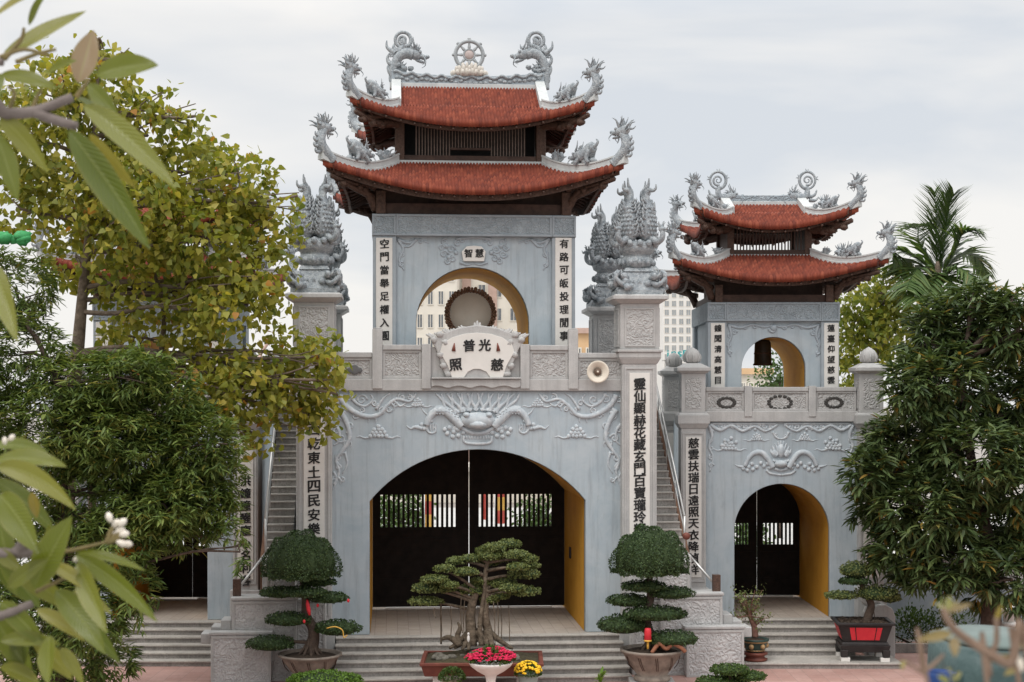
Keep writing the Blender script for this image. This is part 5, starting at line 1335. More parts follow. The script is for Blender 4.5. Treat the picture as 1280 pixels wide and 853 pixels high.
b = MB(); b.ell(L(586,796,-.32), (.035,.02,.09)); b.ell(L(586,790,-.32), (.03,.025,.035)); b.build('white_figurine', m_marble, T)

# ------------------------------------------------------------------ flowers in front
def flower_ball(name, label, cat, x, y, r, Y, fm, gm, frac, seed=0, flat=.8, group=None, pot=None):
    k = Y/F; c = W(x, y, Y); T = empty(name, (c.x, c.y, 0), 0, label, cat, group); R_ = r*k; z = c.z
    n = int(900*frac); P = in_ball(1100, .8); P[:,2] = np.abs(P[:,2])*1.1-.25
    ax = unit(P+rdir(1100)*.6); me = leaf_mesh('leaves', gm, np.array((0,0,z))+P*R_*np.array([1,1,flat]), ax, P+rdir(1100)*.5, .06, .035, T_SMALL, rng.random(1100)); link('leaves', me, T)
    if fm:
        b = MB()
        for i in range(n//6):
            d = rdir(1)[0]; d[2] = abs(d[2])*.9+.02; d /= np.linalg.norm(d); b.ell(tuple(np.array((0,0,z))+d*R_*1.03*np.array([1,1,flat])), (.035,.035,.025), 6, 4, jit=.25)
        b.build('blossoms', fm, T)
    if pot: pot(T, R_, z)
    return T
def simple_pot(m): 
    def f(T, r, z): b = MB(); b.lathe([(r*.5,0),(r*.55,.03),(r*.75,z*.75),(r*.82,z*.93),(r*.82,z*.97),(r*.72,z*.97),(r*.70,z*.9),(.02,z*.9)], (0,0,0), 24); b.build('pot', m, T)
    return f
m_greypot = M('glazed_grey_green_pot', (.20,.24,.22), (.28,.32,.29), 4, .5, .1, 20, .004)
flower_ball('chrysanthemum', 'bright yellow ball of chrysanthemums in a pot beside the white urn', 'flowers', 660, 840, 16, 35.6, m_flyel, m_mid, 1.0, pot=simple_pot(m_greypot))
flower_ball('budding_shrub', 'round green budding pot plant left of the white urn', 'plant', 565, 846, 16, 35.6, None, m_mid, 0, pot=simple_pot(m_clay))
# white urn of red flowers
Yu = 35.2; ku = Yu/F; c = W(613.5, 828, Yu); T = empty('flower_urn', (c.x, Yu, 0), 0, 'white pedestal urn heaped with crimson flowers in front of the bonsai', 'flower urn')
b = MB(); z = c.z; b.lathe([(.32,0),(.34,.06),(.24,.12),(.13,.2),(.11,z-.42),(.14,z-.30),(.32,z-.20),(.46,z-.09),(.505,z-.02),(.505,z+.01),(.45,z+.01),(.42,z-.05),(.02,z-.06)], (0,0,0), 40); b.build('urn', m_marble, T)
b = MB()
for i in range(230):
    a = random.uniform(0, 6.283); rr = .58*math.sqrt(random.random()); x = rr*math.cos(a); y = rr*math.sin(a)*.85
    if abs(x+.02) < .16 and y > -.1: continue
    zz = z+.10+.26*(1-(rr/.62)**2)*(.75+.25*math.cos(3*a))+random.uniform(-.03,.03)
    for k in range(5):
        an = k*1.2566+i; b.ell((x+.030*math.cos(an), y+.030*math.sin(an)-.01, zz+random.uniform(-.01,.015)), (.026,.026,.016), 6, 4)
b.build('blossoms', m_flred, T)
n = 900; P = in_ball(n, .2)*np.array([.56,.48,.26]); P[:,2] = np.abs(P[:,2]); ctr = np.abs(P[:,0]) < .17; P[ctr,2] *= 1.25
me = leaf_mesh('leaves', m_mid, P+np.array((0,0,z+.03)), P*np.array([1,1,1.5])+rdir(n)*.3, rdir(n), .09, .05, T_SMALL, rng.random(n)); link('leaves', me, T)
# light green ball shrub, low cloud shrub, sprout
def mound(name, label, cat, pads, Y, lm, leaf, dens):
    k = Y/F; c = W(pads[0][0], pads[0][1], Y); T = empty(name, (c.x, Y, 0), 0, label, cat)
    b = MB()
    for (x,y,rx,ry,d) in pads:
        p = ((x-pads[0][0])*k, d, c.z-(y-pads[0][1])*k); foliage_pad(p, (rx*k, rx*k*.85, ry*k), int(dens*rx), lm, leaf, 'foliage_pad', T)
        q = spline([(p[0]*.25, p[1]*.3, 0), (p[0]*.5, p[1]*.6, p[2]*.55), p], 4); b.tube(q, taper(len(q), .06, .03), 6)
    b.build('stem', m_barkd, T); return T
mound('ball_shrub', 'rounded light green shrub at the bottom edge in front of the left pot', 'shrub', [(405,852,38,12,0),(378,853,20,9,.1),(434,853,18,9,.1)], 35.5, m_lime, .05, 60)
mound('low_bonsai', 'low bonsai with flat green tiers at the bottom edge, right of the right pot', 'bonsai', [(912,838,24,7,0),(938,847,20,6,.1),(890,852,20,7,-.1),(915,853,20,7,.2)], 36.5, m_mid, .05, 50)
Ys = 36; c = W(751, 842, Ys); T = empty('seedling', (c.x, Ys, 0), 0, 'small fresh light green sprout standing before the wide steps', 'plant')
n = 26; a = rng.uniform(0, 6.28, n); el = rng.uniform(.2, 1.3, n); ax = np.stack([np.cos(a)*np.cos(el), np.sin(a)*np.cos(el), np.sin(el)], 1)
me = leaf_mesh('leaves', m_lime, np.array((0,0,c.z-.12))+np.stack([0*a,0*a,rng.uniform(-.15,.12,n)],1), ax, np.array([[0,0,1.]])+rdir(n)*.3, .2, .07, T_LANCE, rng.random(n)*.4+.6); link('leaves', me, T)
b = MB(); b.tube([(0,0,0),(0.02,0,c.z*.5),(0,0,c.z)], .015, 5); b.build('stem', m_barkd, T)

# ------------------------------------------------------------------ pots on the right steps
Yp = 40.5; kp = Yp/F; c = W(944, 825, Yp); T = empty('glazed_flower_pot', (c.x, Yp, 0), 0, 'painted green and ochre pot with thin leafy shrub on a small red stand', 'potted plant')
z0 = .16; Lp = lambda x, y, d=0: ((x-944)*kp, d, z0-(y-829)*kp)
b = MB(); b.lathe([(.30,z0),(.33,z0+.05),(.25,z0+.09),(.25,z0+.13),(.33,z0+.17),(.33,z0+.22),(.2,z0+.23)], (0,0,0), 24); b.build('red_stand', m_brownpot, T)
b = MB(); b.lathe([(.22,z0+.23),(.25,z0+.26),(.30,z0+.42),(.33,z0+.50),(.37,z0+.54),(.37,z0+.58),(.33,z0+.58),(.31,z0+.53),(.02,z0+.52)], (0,0,0), 32); pp = b.build('pot', M('dark_green_glaze', (.022,.045,.038), (.035,.065,.055), 4, .3, 0), T)
b = MB()
for i in range(6):
    a = -math.pi/2-.5+i*math.pi/3; rr = .30; ca, sa = math.cos(a), math.sin(a)
    b.ell((rr*ca, rr*sa, z0+.40), (.07,.07,.075), 10, 8)
b.lathe([(.335,z0+.49),(.348,z0+.515),(.36,z0+.53)], (0,0,0), 32); b.lathe([(.25,z0+.262),(.268,z0+.29),(.26,z0+.30)], (0,0,0), 32)
b.build('painted_medallions', M('ochre_glaze', (.32,.20,.09), (.42,.28,.14), 9, .4, 0), pp)
soil = soil_disc(T, .30, z0+.54)
b = MB(); tips = []
tk = spline([Lp(944,800),Lp(943,788),Lp(939,778),Lp(936,770)], 4); b.tube(tk, taper(len(tk), .09, .05), 8)
for i in range(16):
    e = Vector(Lp(random.uniform(910,955), random.uniform(738,778), random.uniform(-.4,.4))); qq = spline([tk[-3], tk[-1].lerp(e,.5)+Vector((0,0,-.05)), e], 4); b.tube(qq, taper(len(qq), .025, .006), 5); tips += [qq[-1], qq[-3], qq[-5]]
for i in range(8):
    e = Vector(Lp(random.uniform(938,965), random.uniform(770,790), random.uniform(-.3,.3))); qq = spline([tk[4], tk[4].lerp(e,.5)+Vector((0,0,.06)), e], 4); b.tube(qq, taper(len(qq), .016, .005), 5); tips.append(qq[-1])
b.build('stem', M('reddish_bark', (.13,.06,.045), (.22,.12,.09), 8, .9, .5, 20, .02), T)
tp = np.array([tuple(t) for t in tips]); P = np.repeat(tp, 9, 0)+rng.normal(size=(len(tp)*9,3))*.075; n = len(P)
link('leaves', leaf_mesh('leaves', m_bons, P, rdir(n)+np.array([0,0,.4]), rdir(n)+np.array([0,0,.8]), .085, .036, T_LANCE, rng.random(n)), T)

Yq = 40.75; kq = Yq/F; c = W(1078, 826, Yq); T = empty('red_planter', (c.x, Yq, 0), R(-4), 'bonsai in a red and black square planter on a dark stand, beside the right steps', 'planter')
z0 = c.z; Lq = lambda x, y, d=0: ((x-1078)*kq, d, z0-(y-826)*kq)
zz = lambda y: z0-(y-826)*kq
b = MB()
for sx in (-1,1):
    for sy in (-1,1): b.box(sx*.52-.12, sx*.52+.12, sy*.42-.1, sy*.42+.1, .159, zz(818.5))
b.each('foot', m_marble, T, .01)
b = MB(); b.frus(0,0,zz(812),zz(803),.60,.5,.66,.55); b.frus(0,0,zz(803),zz(799.5),.62,.52,.60,.5)
for sx in (-1,1):
    for sy in (-1,1): b.frus(sx*.55, sy*.45, zz(818), zz(809), .09,.08,.1,.09)
b.build('stand', m_black, T, .015)
b = MB(); b.frus(0,0,zz(799.5),zz(778),.56,.46,.70,.58); b.build('planter_box', m_black, T, .01)
b = MB()
def quad_face(b, x0, x1, y0, y1, lo, hi, front=True, o=.012):
    f = lambda x, y: ((x*(lo+(hi-lo)*y)), y)
zl, zh = zz(798), zz(779.5); 
def side_pt(face, s_, t):                                        # s -1..1 along, t 0..1 up, just proud of the sloping side
    hw = .56+(.70-.56)*t; hd = .46+(.58-.46)*t; z = zz(799.5)+(zz(778)-zz(799.5))*t
    return (s_*hw, -hd-.012, z) if face == 0 else (-hw-.012, -s_*hd, z) if face == 3 else (hw+.012, s_*hd, z)
for face, segs in ((0, ((-.62,-.42),(-.38,.40),(.44,.64))), (3, ((-.78,-.1),(-.02,.74))), (1, ((-.78,-.1),(-.02,.74)))):
    for a_, e_ in segs:
        v = [side_pt(face,a_,.12), side_pt(face,e_,.12), side_pt(face,e_,.86), side_pt(face,a_,.86)]; b.add(v, [(0,1,2,3)])
b.each('red_panel', m_red, T)
b = MB()
for (x0,x1,y0,y1) in ((-.76,.76,-.64,-.56),(-.76,.76,.56,.64),(-.76,-.66,-.56,.56),(.66,.76,-.56,.56)): b.box(x0,x1,y0,y1,zz(778),zz(775))
b.build('rim', m_black, T, .012)
b = MB(); b.add([(-.66,-.56,zz(777)),(.66,-.56,zz(777)),(.66,.56,zz(777)),(-.66,.56,zz(777))], [(0,1,2,3)])
for i in range(60): b.ell((random.uniform(-.6,.6), random.uniform(-.5,.5), zz(776.5)), (.07,.07,.06), 6, 4, jit=.3)
b.build('soil', m_soil, T)
b = MB(); tk = spline([Lq(1083,778),Lq(1086,768),Lq(1089,757),Lq(1085,747),Lq(1079,736),Lq(1075,722)], 5); b.tube(tk, taper(len(tk), .13, .06), 9)
PQ = [(1052,745,20,5,0),(1071,714,20,11,.1),(1068,727,19,4.5,0),(1096,742,27,10,0),(1112,748,14,7,.1)]
for (x,y,rx,ry,d) in PQ:
    e = Vector(Lq(x,y,d)); q = min(tk, key=lambda v: abs(v.z-e.z)); qq = spline([q, q.lerp(e,.5)+Vector((0,0,.03)), e], 4); b.tube(qq, taper(len(qq), .05, .03), 6)
b.tube([Lq(1091,760,-.05), Lq(1094,778,-.05)], .012, 5); b.build('trunk', m_barkd, T)
for (x,y,rx,ry,d) in PQ: foliage_pad(Lq(x,y,d), (rx*kq, rx*kq*.85, ry*kq), int(45*rx), m_bons if y != 727 else m_topi, .05, 'foliage_pad', T)

# ------------------------------------------------------------------ low wall, hedge, kerb at the right
T = empty('garden_wall', (RG.o.x, 45.2, 0), 0, 'grey-blue garden wall with pale stone panels right of the small gate', 'wall')
b = MB(); b.box(2.2, 12, 0, .35, 0, 1.55); b.build('wall_base', m_bstone, T, .02)
b = MB()
for i in range(5): b.box(2.25+2*i, 4.15+2*i, .06, .26, 1.55, 2.35)
b.each('stone_panel', m_carve, T, .01)
b = MB(); b.box(2.2, 12, -.04, .38, 2.35, 2.48)
for i in range(6): b.box(2.13+2*i, 2.27+2*i, .0, .34, 1.555, 2.349)
b.build('coping', m_stone, T, .015)
T = empty('kerb', (RG.o.x, 42.6, 0), 0, 'low red-brown kerb in front of the hedge by the right trees', 'kerb')
b = MB(); b.box(3.1, 9, 0, .16, 0, .26); b.build('kerb_stone', m_riser, T, .015)
def bush(name, label, cat, clumps, Y, lm, leaf, wd, dens, tpl=T_LANCE, group=None, up=.5):
    P, C, O = crown_points(pxclumps(clumps, Y, .7, .2), dens, 8, .13); ctr = P.mean(0)*np.array([1,1,0]); n = len(P)
    T = empty(name, tuple(ctr), 0, label, cat, group)
    link('leaves', leaf_mesh('leaves', lm, P-ctr, unit(P-C+1e-6)*.6+O*.6+rdir(n)*.4+np.array([0,0,up]), rdir(n)*.6+np.array([0,0,1]), leaf*rng.uniform(.7,1.2,n), wd, tpl, rng.random(n)), T)
    b = MB()
    for q in P[::max(1, n//14)]: b.tube([((q-ctr)[0]*.3, (q-ctr)[1]*.3, 0), tuple((q-ctr)*np.array([.7,.7,.6])), tuple(q-ctr)], [.03,.02,.008], 5)
    b.build('stems', m_barkd, T); return T
bush('hedge', 'low dark green hedge with yellowish tips between kerb and garden wall', 'hedge', [(1125,785,12,16),(1145,783,14,17),(1160,786,12,14),(1180,775,14,14),(1135,776,14,12),(1198,778,14,16)], 43.6, m_mid, .11, .05, 420)
bush('shrub', 'light green shrub behind the mango trunk at the right edge', 'shrub', [(1275,720,14,22),(1278,770,20,14)], 44.2, m_lime, .14, .06, 60)
# ------------------------------------------------------------------ trees
def tree(name, label, cat, base, trunk_pts, r0, r1, clumps, lm, leaf, wd, tpl, twigs, per, twig_r, bark, droop=0.0, group=None, shell=.4, limb_r=.07, bias=0.0, spread=.22, mode='clump', boughs=3):
    T = empty(name, base, 0, label, cat, group); B_ = np.array(base)
    tr = MB(); q = spline([tuple(np.array(p)-B_) for p in trunk_pts], 5); tr.tube(q, taper(len(q), r0, r1, .8), 10)
    P, C, O = crown_points(clumps, twigs, per, twig_r, shell)
    tw, first = np.unique(np.round(C, 4), axis=0, return_index=True)
    for (c, r, f) in clumps:
        c = Vector(np.array(c)-B_); s = min(q[len(q)//3:], key=lambda v: (v-c).length+max(0, v.z-c.z)*2)
        pts = limb(tr, s, c, limb_r, limb_r*.45, .12, 4, 6)
        for j in range(boughs):
            e = c+Vector(in_ball(1, .5)[0]*np.array(r)*.9); limb(tr, pts[random.randint(len(pts)//2, len(pts)-1)], e, limb_r*.4, .012, .2, 3, 5)
    tr.build('trunk', bark, T)
    n = len(P)
    if mode == 'whorl':                                           # long leaves drooping round each twig end
        a = rng.uniform(0, 2*math.pi, n); el = rng.normal(-.25, .35, n)
        ax = np.stack([np.cos(a)*np.cos(el), np.sin(a)*np.cos(el), np.sin(el)], 1)+O*.55; pos = C+rng.normal(size=(n,3))*twig_r*.35; nr = np.array([[0,0,1.]])+rdir(n)*.45
    else:
        ax = rdir(n)*.75+O*.25+np.array([0,0,-droop]); pos = P; nr = O*.5+rdir(n)*.9+np.array([0,0,.35])
    tcl = np.repeat(rng.normal(0, spread*.6, len(tw)), 1); inv = np.unique(np.round(C, 4), axis=0, return_inverse=True)[1].reshape(-1)
    tint = .45+bias+tcl[inv]+rng.normal(0, spread, n)
    link('crown', leaf_mesh('crown', lm, pos-B_, ax, nr, leaf*rng.uniform(.7,1.2,n), wd*rng.uniform(.8,1.15,n), tpl, tint), T)
    return T
def G0(px, Y): p = W(px, HY, Y); return (p.x, Y, 0)
# bodhi tree, left
Yb = 36.0
bod = pxclumps([(124,48,10,26,.35),(118,120,50,60),(70,120,50,60,.7),(185,170,60,55),(245,145,12,22,.5),(240,215,60,55),(300,235,45,50,.9),(335,285,38,40,.8),(90,215,80,60),(165,265,85,65,1.1),(250,300,70,60,1.1),(320,350,50,50,.9),
    (20,170,45,70,.8),(20,260,45,40,.6),(95,320,60,50,.7),(180,365,60,45,.8),(280,385,60,45,.8),(372,245,10,26,.4),(345,440,60,26,.75),(395,470,30,40,1.1),(392,520,22,30,1.0),(360,500,40,36,.9),(330,470,46,34,.8),(410,445,20,24,.7),(415,475,16,26,.6),(300,490,60,50,.85),(240,450,55,45,.8),(330,545,26,26,.6),(255,520,50,35,.6),(420,492,10,20,.5),(205,135,10,30,.4),(160,75,12,20,.3)], Yb, .9, .8)
p0 = W(85, 560, Yb+.6); p1 = W(97, 440, Yb+.4); p2 = W(104, 360, Yb+.3); p3 = W(112, 280, Yb); p4 = W(118, 170, Yb); p5 = W(124, 60, Yb)
tree('bodhi_tree', 'tall yellow-green tree with heart-shaped leaves in front of the left gate', 'tree', (p0.x, Yb+.6, 0), [(p0.x-.1, Yb+.6, 0), tuple(p0), tuple(p1), tuple(p2), tuple(p3), tuple(p4), tuple(p5)], .24, .03, bod, m_bodhi, .185, .155, T_HEART, 62, 10, .15, m_bark, .55, limb_r=.07, spread=.20)
# second, thinner bodhi stem
q0 = W(120, 560, 37.4); q1 = W(190, 470, 37.2); q2 = W(205, 400, 37); q3 = W(190, 330, 36.8)
T2 = tree('bodhi_tree', 'slender twin-stemmed yellow-green tree behind the tallest left one, before the left tower', 'tree', (q0.x, 37.4, 0), [(q0.x, 37.4, 0), tuple(q0), tuple(q1), tuple(q2), tuple(q3)], .13, .04, pxclumps([(190,310,50,40,.6),(235,400,45,35,.6),(160,420,40,40,.6),(265,345,30,40,.5)], 37.0, .9, .5), m_bodhi, .185, .155, T_HEART, 62, 10, .15, m_bark, .55, limb_r=.05)
# dark willow-leaved tree, left
Yw = 33.5
wil = pxclumps([(20,360,50,50),(25,440,60,60),(95,480,60,45),(60,540,90,60),(150,480,55,45,.9),(215,490,45,40,.8),(165,560,80,55),(240,560,55,55),(110,620,90,60),(205,630,60,45),(255,620,40,50,.9),(275,560,30,40,.6),(290,655,20,36,.5),(60,690,80,60),(150,680,50,45),(30,770,70,60),(110,770,50,50),(140,820,34,34,.8),(60,840,70,40),(175,740,20,50,.5),(300,690,8,24,.3),(262,655,22,28,.5),(-30,560,60,120),(190,520,60,45),(225,600,55,40),(280,600,26,40,.7),(180,640,70,40),(225,665,45,28,.8),(120,540,70,50),(165,470,50,36)], Yw, .9, .8)
b0 = G0(70, Yw+.5)
tree('oleander_tree', 'dense dark green narrow-leaved tree filling the lower left, before the far left steps', 'tree', b0, [b0, (b0[0]+.1, Yw+.5, 2), (b0[0]+.2, Yw+.3, 4.5), (b0[0]+.3, Yw, 7.0), (b0[0]-.3, Yw, 8.5)], .20, .05, wil, m_mangol, .25, .050, T_LANCE, 140, 13, .16, m_barkd, limb_r=.05, mode='whorl', spread=.24)
# mango tree, right
Ym = 40.6
man = pxclumps([(1190,410,45,45),(1160,425,36,40),(1230,400,50,45),(1275,410,40,45),(1145,485,36,45),(1180,480,55,50),(1240,490,60,50),(1285,510,40,60),(1120,560,42,40),(1085,592,30,32,.9),(1140,560,60,50),(1210,570,70,55),(1275,600,45,60),(1110,635,45,42),(1160,640,60,50),(1230,650,60,45),(1285,680,40,40),(1130,690,50,36),(1190,700,60,32,.9),(1265,725,40,40,.8),(1225,735,30,26,.6),(1175,725,34,22,.7),(1215,372,30,20,.7),(1262,380,26,18,.7),(1150,715,30,18,.6)], Ym, .9, 1.0)
b0 = G0(1240, Ym+.3)
tree('mango_tree', 'big dark green mango tree with drooping leaves standing over the red planter', 'tree', b0, [b0, (b0[0]-.03, Ym+.3, 1.4), (b0[0]-.1, Ym+.2, 3.0), (b0[0]-.6, Ym, 5.2), (b0[0]-1.0, Ym, 8.0)], .36, .07, man, m_mango, .42, .088, T_LANCE, 104, 14, .15, m_barkd, limb_r=.09, mode='whorl', spread=.24)
# bodhi behind the right gate
Yr = 54.0
bk = pxclumps([(1080,385,40,36),(1110,365,26,28,.8),(1065,425,36,40),(1115,420,40,45),(1130,385,26,30,.7),(1070,480,36,40,.8),(1105,345,14,16,.5),(1060,520,30,40,.7)], Yr, .9, 1.0)
b0 = G0(1085, Yr)
tree('leafy_tree', 'lighter yellow-green tree just behind the right gate, left of the palm', 'tree', b0, [b0, (b0[0], Yr, 4), (b0[0]+.2, Yr, 7), (b0[0]+.4, Yr, 10)], .25, .05, bk, m_bodhi, .21, .16, T_HEART, 130, 9, .25, m_bark, .5, limb_r=.07, bias=-.22)
# palm
Yp = 52.0; bb = W(1172, 480, Yp); top = W(1173, 338, Yp)
T = empty('palm_tree', (bb.x, Yp, 0), 0, 'slim palm with arching fronds rising behind the mango tree', 'palm')
b = MB(); z = top.z; b.lathe([(.19,0),(.15,1),(.13,z*.6),(.125,z-1.2),(.15,z-1.0),(.17,z-.5),(.12,z),(.05,z+.3)], (0,0,0), 14); b.build('trunk', m_bark, T)
fr_px = [((1173,345),(1140,318),(1115,312),(1121,325)), ((1173,342),(1150,305),(1148,285),(1150,280)), ((1172,340),(1170,300),(1170,265),(1168,240)), ((1176,340),(1182,290),(1186,260),(1192,243)),
         ((1178,340),(1195,310),(1205,290),(1224,288)), ((1178,345),(1200,318),(1222,322),(1236,345)), ((1178,350),(1195,335),(1215,345),(1224,362)), ((1170,350),(1150,335),(1138,350),(1134,362)), ((1172,352),(1160,345),(1150,362),(1148,375)), ((1176,352),(1186,345),(1192,360),(1194,378)), ((1174,345),(1176,310),(1178,285),(1180,262)), ((1172,345),(1140,325),(1128,330),(1118,342))]
dd = [0, .8, .2, -.2, -.5, .3, -1.0, -.9, -1.1, -1.2, .6, 1.0]
for pts, d in zip(fr_px, dd):
    W3 = [W(x, y, Yp+d*i/3*1.4)-Vector((bb.x, Yp, 0)) for i, (x, y) in enumerate(pts)]
    rc = spline(W3, 8); m_ = len(rc); mb = MB(); mb.tube(rc, taper(m_, .035, .008), 5)
    fo = empty('frond', (0,0,0)); fo.parent = T; mb.build('rachis', m_palm, fo)
    pos = []; ax = []; nr = []; LL = []; upright = abs(pts[0][0]-pts[-1][0]) < 22 and pts[-1][1] < 300
    for i in range(3, m_*2-1):
        t = i/(m_*2-1); j = min(m_-2, int(t*(m_-1))); p = rc[j].lerp(rc[j+1], t*(m_-1)-j); dr = (rc[j+1]-rc[j]).normalized()
        sd = dr.cross(Vector((0,0,1))) if abs(dr.z) < .9 else Vector((1,0,0)); sd.normalize()
        for s_ in (-1, 1):
            k = .45 if upright else 1.0
            v = dr*.75+sd*s_*k+Vector((0,0,random.uniform(-.5,.02)*(1 if not upright else .1))); v.normalize()
            pos.append(tuple(p)); ax.append(tuple(v)); nr.append(tuple(Vector((0,0,1))-sd*s_*.5+Vector((0,random.uniform(-.3,.3),0)))); LL.append((.40+.85*math.sin(math.pi*min(1, t*.85+.15)))*random.uniform(.85,1.1))
    link('leaflets', leaf_mesh('leaflets', m_palm, pos, ax, nr, np.array(LL), .10, T_BLADE, np.clip(rng.normal(.45+.15*(pts[-1][1] > 340), .2, len(pos)), 0, 1)), fo)
# trees beyond the gates (seen through the door lattices and the arch of the right tower)
far = [('round leafy tree far behind the right gate, seen through its upper arch', 975, 470, 22, 32, 78), ('low bushy tree beyond the gate, seen through the left door lattice', 500, 640, 30, 30, 66), ('low bushy tree beyond the gate, seen through the right end of the right door lattice', 690, 640, 40, 30, 68), ('bushy tree beyond the small gate, seen through its door lattice', 925, 680, 30, 30, 62), ('dark tree behind the left tower, seen between stems', 150, 560, 60, 60, 60)]
for lab, x, y, rx, ry, Y in far:
    b0 = G0(x, Y); cz = W(x, y, Y).z
    tree('far_tree', lab, 'tree', b0, [b0, (b0[0], Y, max(.6, cz*.5)), (b0[0], Y, cz)], .15, .06, pxclumps([(x,y,rx,ry,1,0),(x-rx*.6,y+ry*.3,rx*.6,ry*.6,1,0),(x+rx*.6,y+ry*.2,rx*.6,ry*.6,1,0)], Y), m_mid, .22, .12, T_LANCE, 220, 10, .28, m_barkd, group='trees beyond the gates', boughs=1)

# ------------------------------------------------------------------ things beyond the gates
def banner(x, y0, y1, wpx, Y, m1, m2, label):
    k = Y/F; c = W(x, y1, Y); T = empty('banner', (c.x, Y, 0), 0, label, 'banner', 'festival banners beyond the doors'); h = (y1-y0)*k; w_ = wpx*k
    b = MB(); b.tube([(-w_/2-.03,0,0),(-w_/2-.03,0,c.z+h+.3)], .03, 6); b.build('pole', m_steel, T)
    for i, m in enumerate((m1, m2, m1)):
        b = MB(); n = 8; z0 = c.z+h*(2-i)/3; z1 = c.z+h*(3-i)/3
        f = [(-w_/2+w_*j/n, .05*math.sin(j*1.1)) for j in range(n+1)]; b.add([(x_,y_,z0) for x_,y_ in f]+[(x_,y_,z1) for x_,y_ in f]+[(x_,y_+.01,z0) for x_,y_ in f]+[(x_,y_+.01,z1) for x_,y_ in f], [(j,j+1,n+2+j,n+1+j) for j in range(n)]+[(2*n+2+j,3*n+3+j,3*n+4+j,2*n+3+j) for j in range(n)]); b.build('cloth', m, T)
banner(536, 610, 660, 9, 58, m_flag2, m_flag1, 'yellow and red banner seen through the left door lattice')
banner(626, 605, 655, 12, 58, m_flag1, m_flag2, 'red and yellow banner seen through the right door lattice')
banner(607, 618, 650, 6, 62, m_flag1, m_flag1, 'narrow red banner seen through the left end of the right door lattice')
def building(name, label, x0, x1, ytop, Y, wall_m, D=12, floors=None, cols=None, group=None, rel=0, win=(.5,.55), band=None, wm=None):
    k = Y/F; c = W((x0+x1)/2, HY, Y); w_ = (x1-x0)*k; zt = HC-(ytop-HY)*k
    T = empty(name, (c.x, Y, 0), rel, label, 'building', group)
    b = MB(); b.box(-w_/2, w_/2, 0, D, 0, zt); wl = b.build('wall', wall_m, T)
    b = MB(); b.box(-w_/2-.2, w_/2+.2, -.25, D+.2, zt, zt+.35); b.build('roof', band or wall_m, T)
    if floors:
        fh = zt/floors; cw = w_/cols
        for f in range(floors):
            for q in range(cols):
                x = -w_/2+cw*(q+.5); z = fh*(f+.5)
                if z < 5: continue
                b = MB(); ww, wh = cw*win[0]/2, fh*win[1]/2; b.box(x-ww, x+ww, -.05, .02, z-wh, z+wh); o = b.build('window', wm or m_glass, T)
                b = MB(); panel_frame(b, x-ww-.08, x+ww+.08, z-wh-.08, z+wh+.08, -.002, .08, .08); b.box(x-.03, x+.03, -.09, -.052, z-wh, z+wh); b.build('frame', m_cream, o)
    return T
building('apartment_block', 'cream apartment block with rows of dark windows, left in the upper arch', 505, 571, 300, 150, m_cream, 14, 10, 5, win=(.42,.55))
T = building('brick_block', 'cream and pinkish block with brown pilasters behind the drum in the upper arch', 572.5, 712, 290, 158, m_cream, 14, 10, 7, win=(.42,.5))
b = MB()
for x in (-4.9,-2.2,1.5,5.2):
    b.box(x-.45, x+.45, -.22, -.06, 0, 24)
b.build('pilaster', m_pink, T)
b = MB(); b.box(2.4, 4.4, -.3, -.1, 0, 22); b.build('brick_bay', m_pink, T)
tw_ = building('tower_block', 'pale high-rise with grey windows between the tall right pillar and the small tower', 829, 874, 352, 330, M('pale_render', (.66,.64,.60), (.72,.70,.67), .3, .85, 0), 20, 17, 5, win=(.55,.6), wm=M('grey_window_glass', (.26,.28,.29), (.36,.38,.39), .6, .3, 0))
T = empty('rooftop_sign', tuple(W(853, 443, 120)), 0, 'teal lettered sign on a low roof in front of the pale high-rise', 'sign')
T.location.z = 0; zs_ = W(853, 443, 120).z
me = text_mesh('lettering', [(c, -1.15+.46*i, zs_, .66, 0) for i, c in enumerate('insphn')], M('teal_sign', (.03,.26,.27), (.05,.32,.33), 3, .5, 0), .06, .02); link('lettering', me, T, (0,-.1,0))
b = MB(); b.box(-1.6,1.7,0,.08,zs_-.55,zs_-.45); b.box(-1.4,-1.3,0,.08,0,zs_-.45); b.box(1.4,1.5,0,.08,0,zs_-.45); b.build('sign_frame', m_steel, T)
building('tan_house', 'small orange-tan building between the middle tower and the farther right pillar', 717, 742, 417, 100, m_tan, 10, 4, 2, win=(.35,.3), band=m_pink)
building('low_cream_house', 'cream house with tan cornice seen through the arch of the small right tower', 905, 962, 468, 90, m_cream, 10, 4, 6, win=(.4,.5), band=m_tan)
building('long_shophouse', 'long cream shophouse beyond the doors, seen through the lattices', 440, 1010, 590, 105, m_cream, 8, 2, 22, win=(.35,.4))
# street behind the gates
g = MB(); g.add([(-60,47.5,.006),(70,47.5,.006),(70,100,.006),(-60,100,.006)], [(0,1,2,3)]); tag(g.build('street', M('pale_concrete_street', (.36,.35,.33), (.45,.44,.42), .5, .85, .2, 10, .01)), kind='structure')
# crane jib far left
c = W(330, 428, 260); T = empty('tower_crane', (c.x-3, 260, 0), 0, 'thin reddish crane jib far away between the yellow leaves and the left pillar', 'crane')
b = MB(); a, e = W(325, 444, 260)-T.location, W(338, 424, 260)-T.location; a.z, e.z = W(325,444,260).z, W(338,424,260).z
b.tube([(a.x,0,0),(a.x,0,a.z)], .4, 4); b.build('mast', m_pink, T); b = MB(); b.tube([(a.x,0,a.z),(e.x,0,e.z)], .28, 4); b.ell((e.x,0,e.z), (.9,.5,.5)); b.build('jib', m_pink, T)
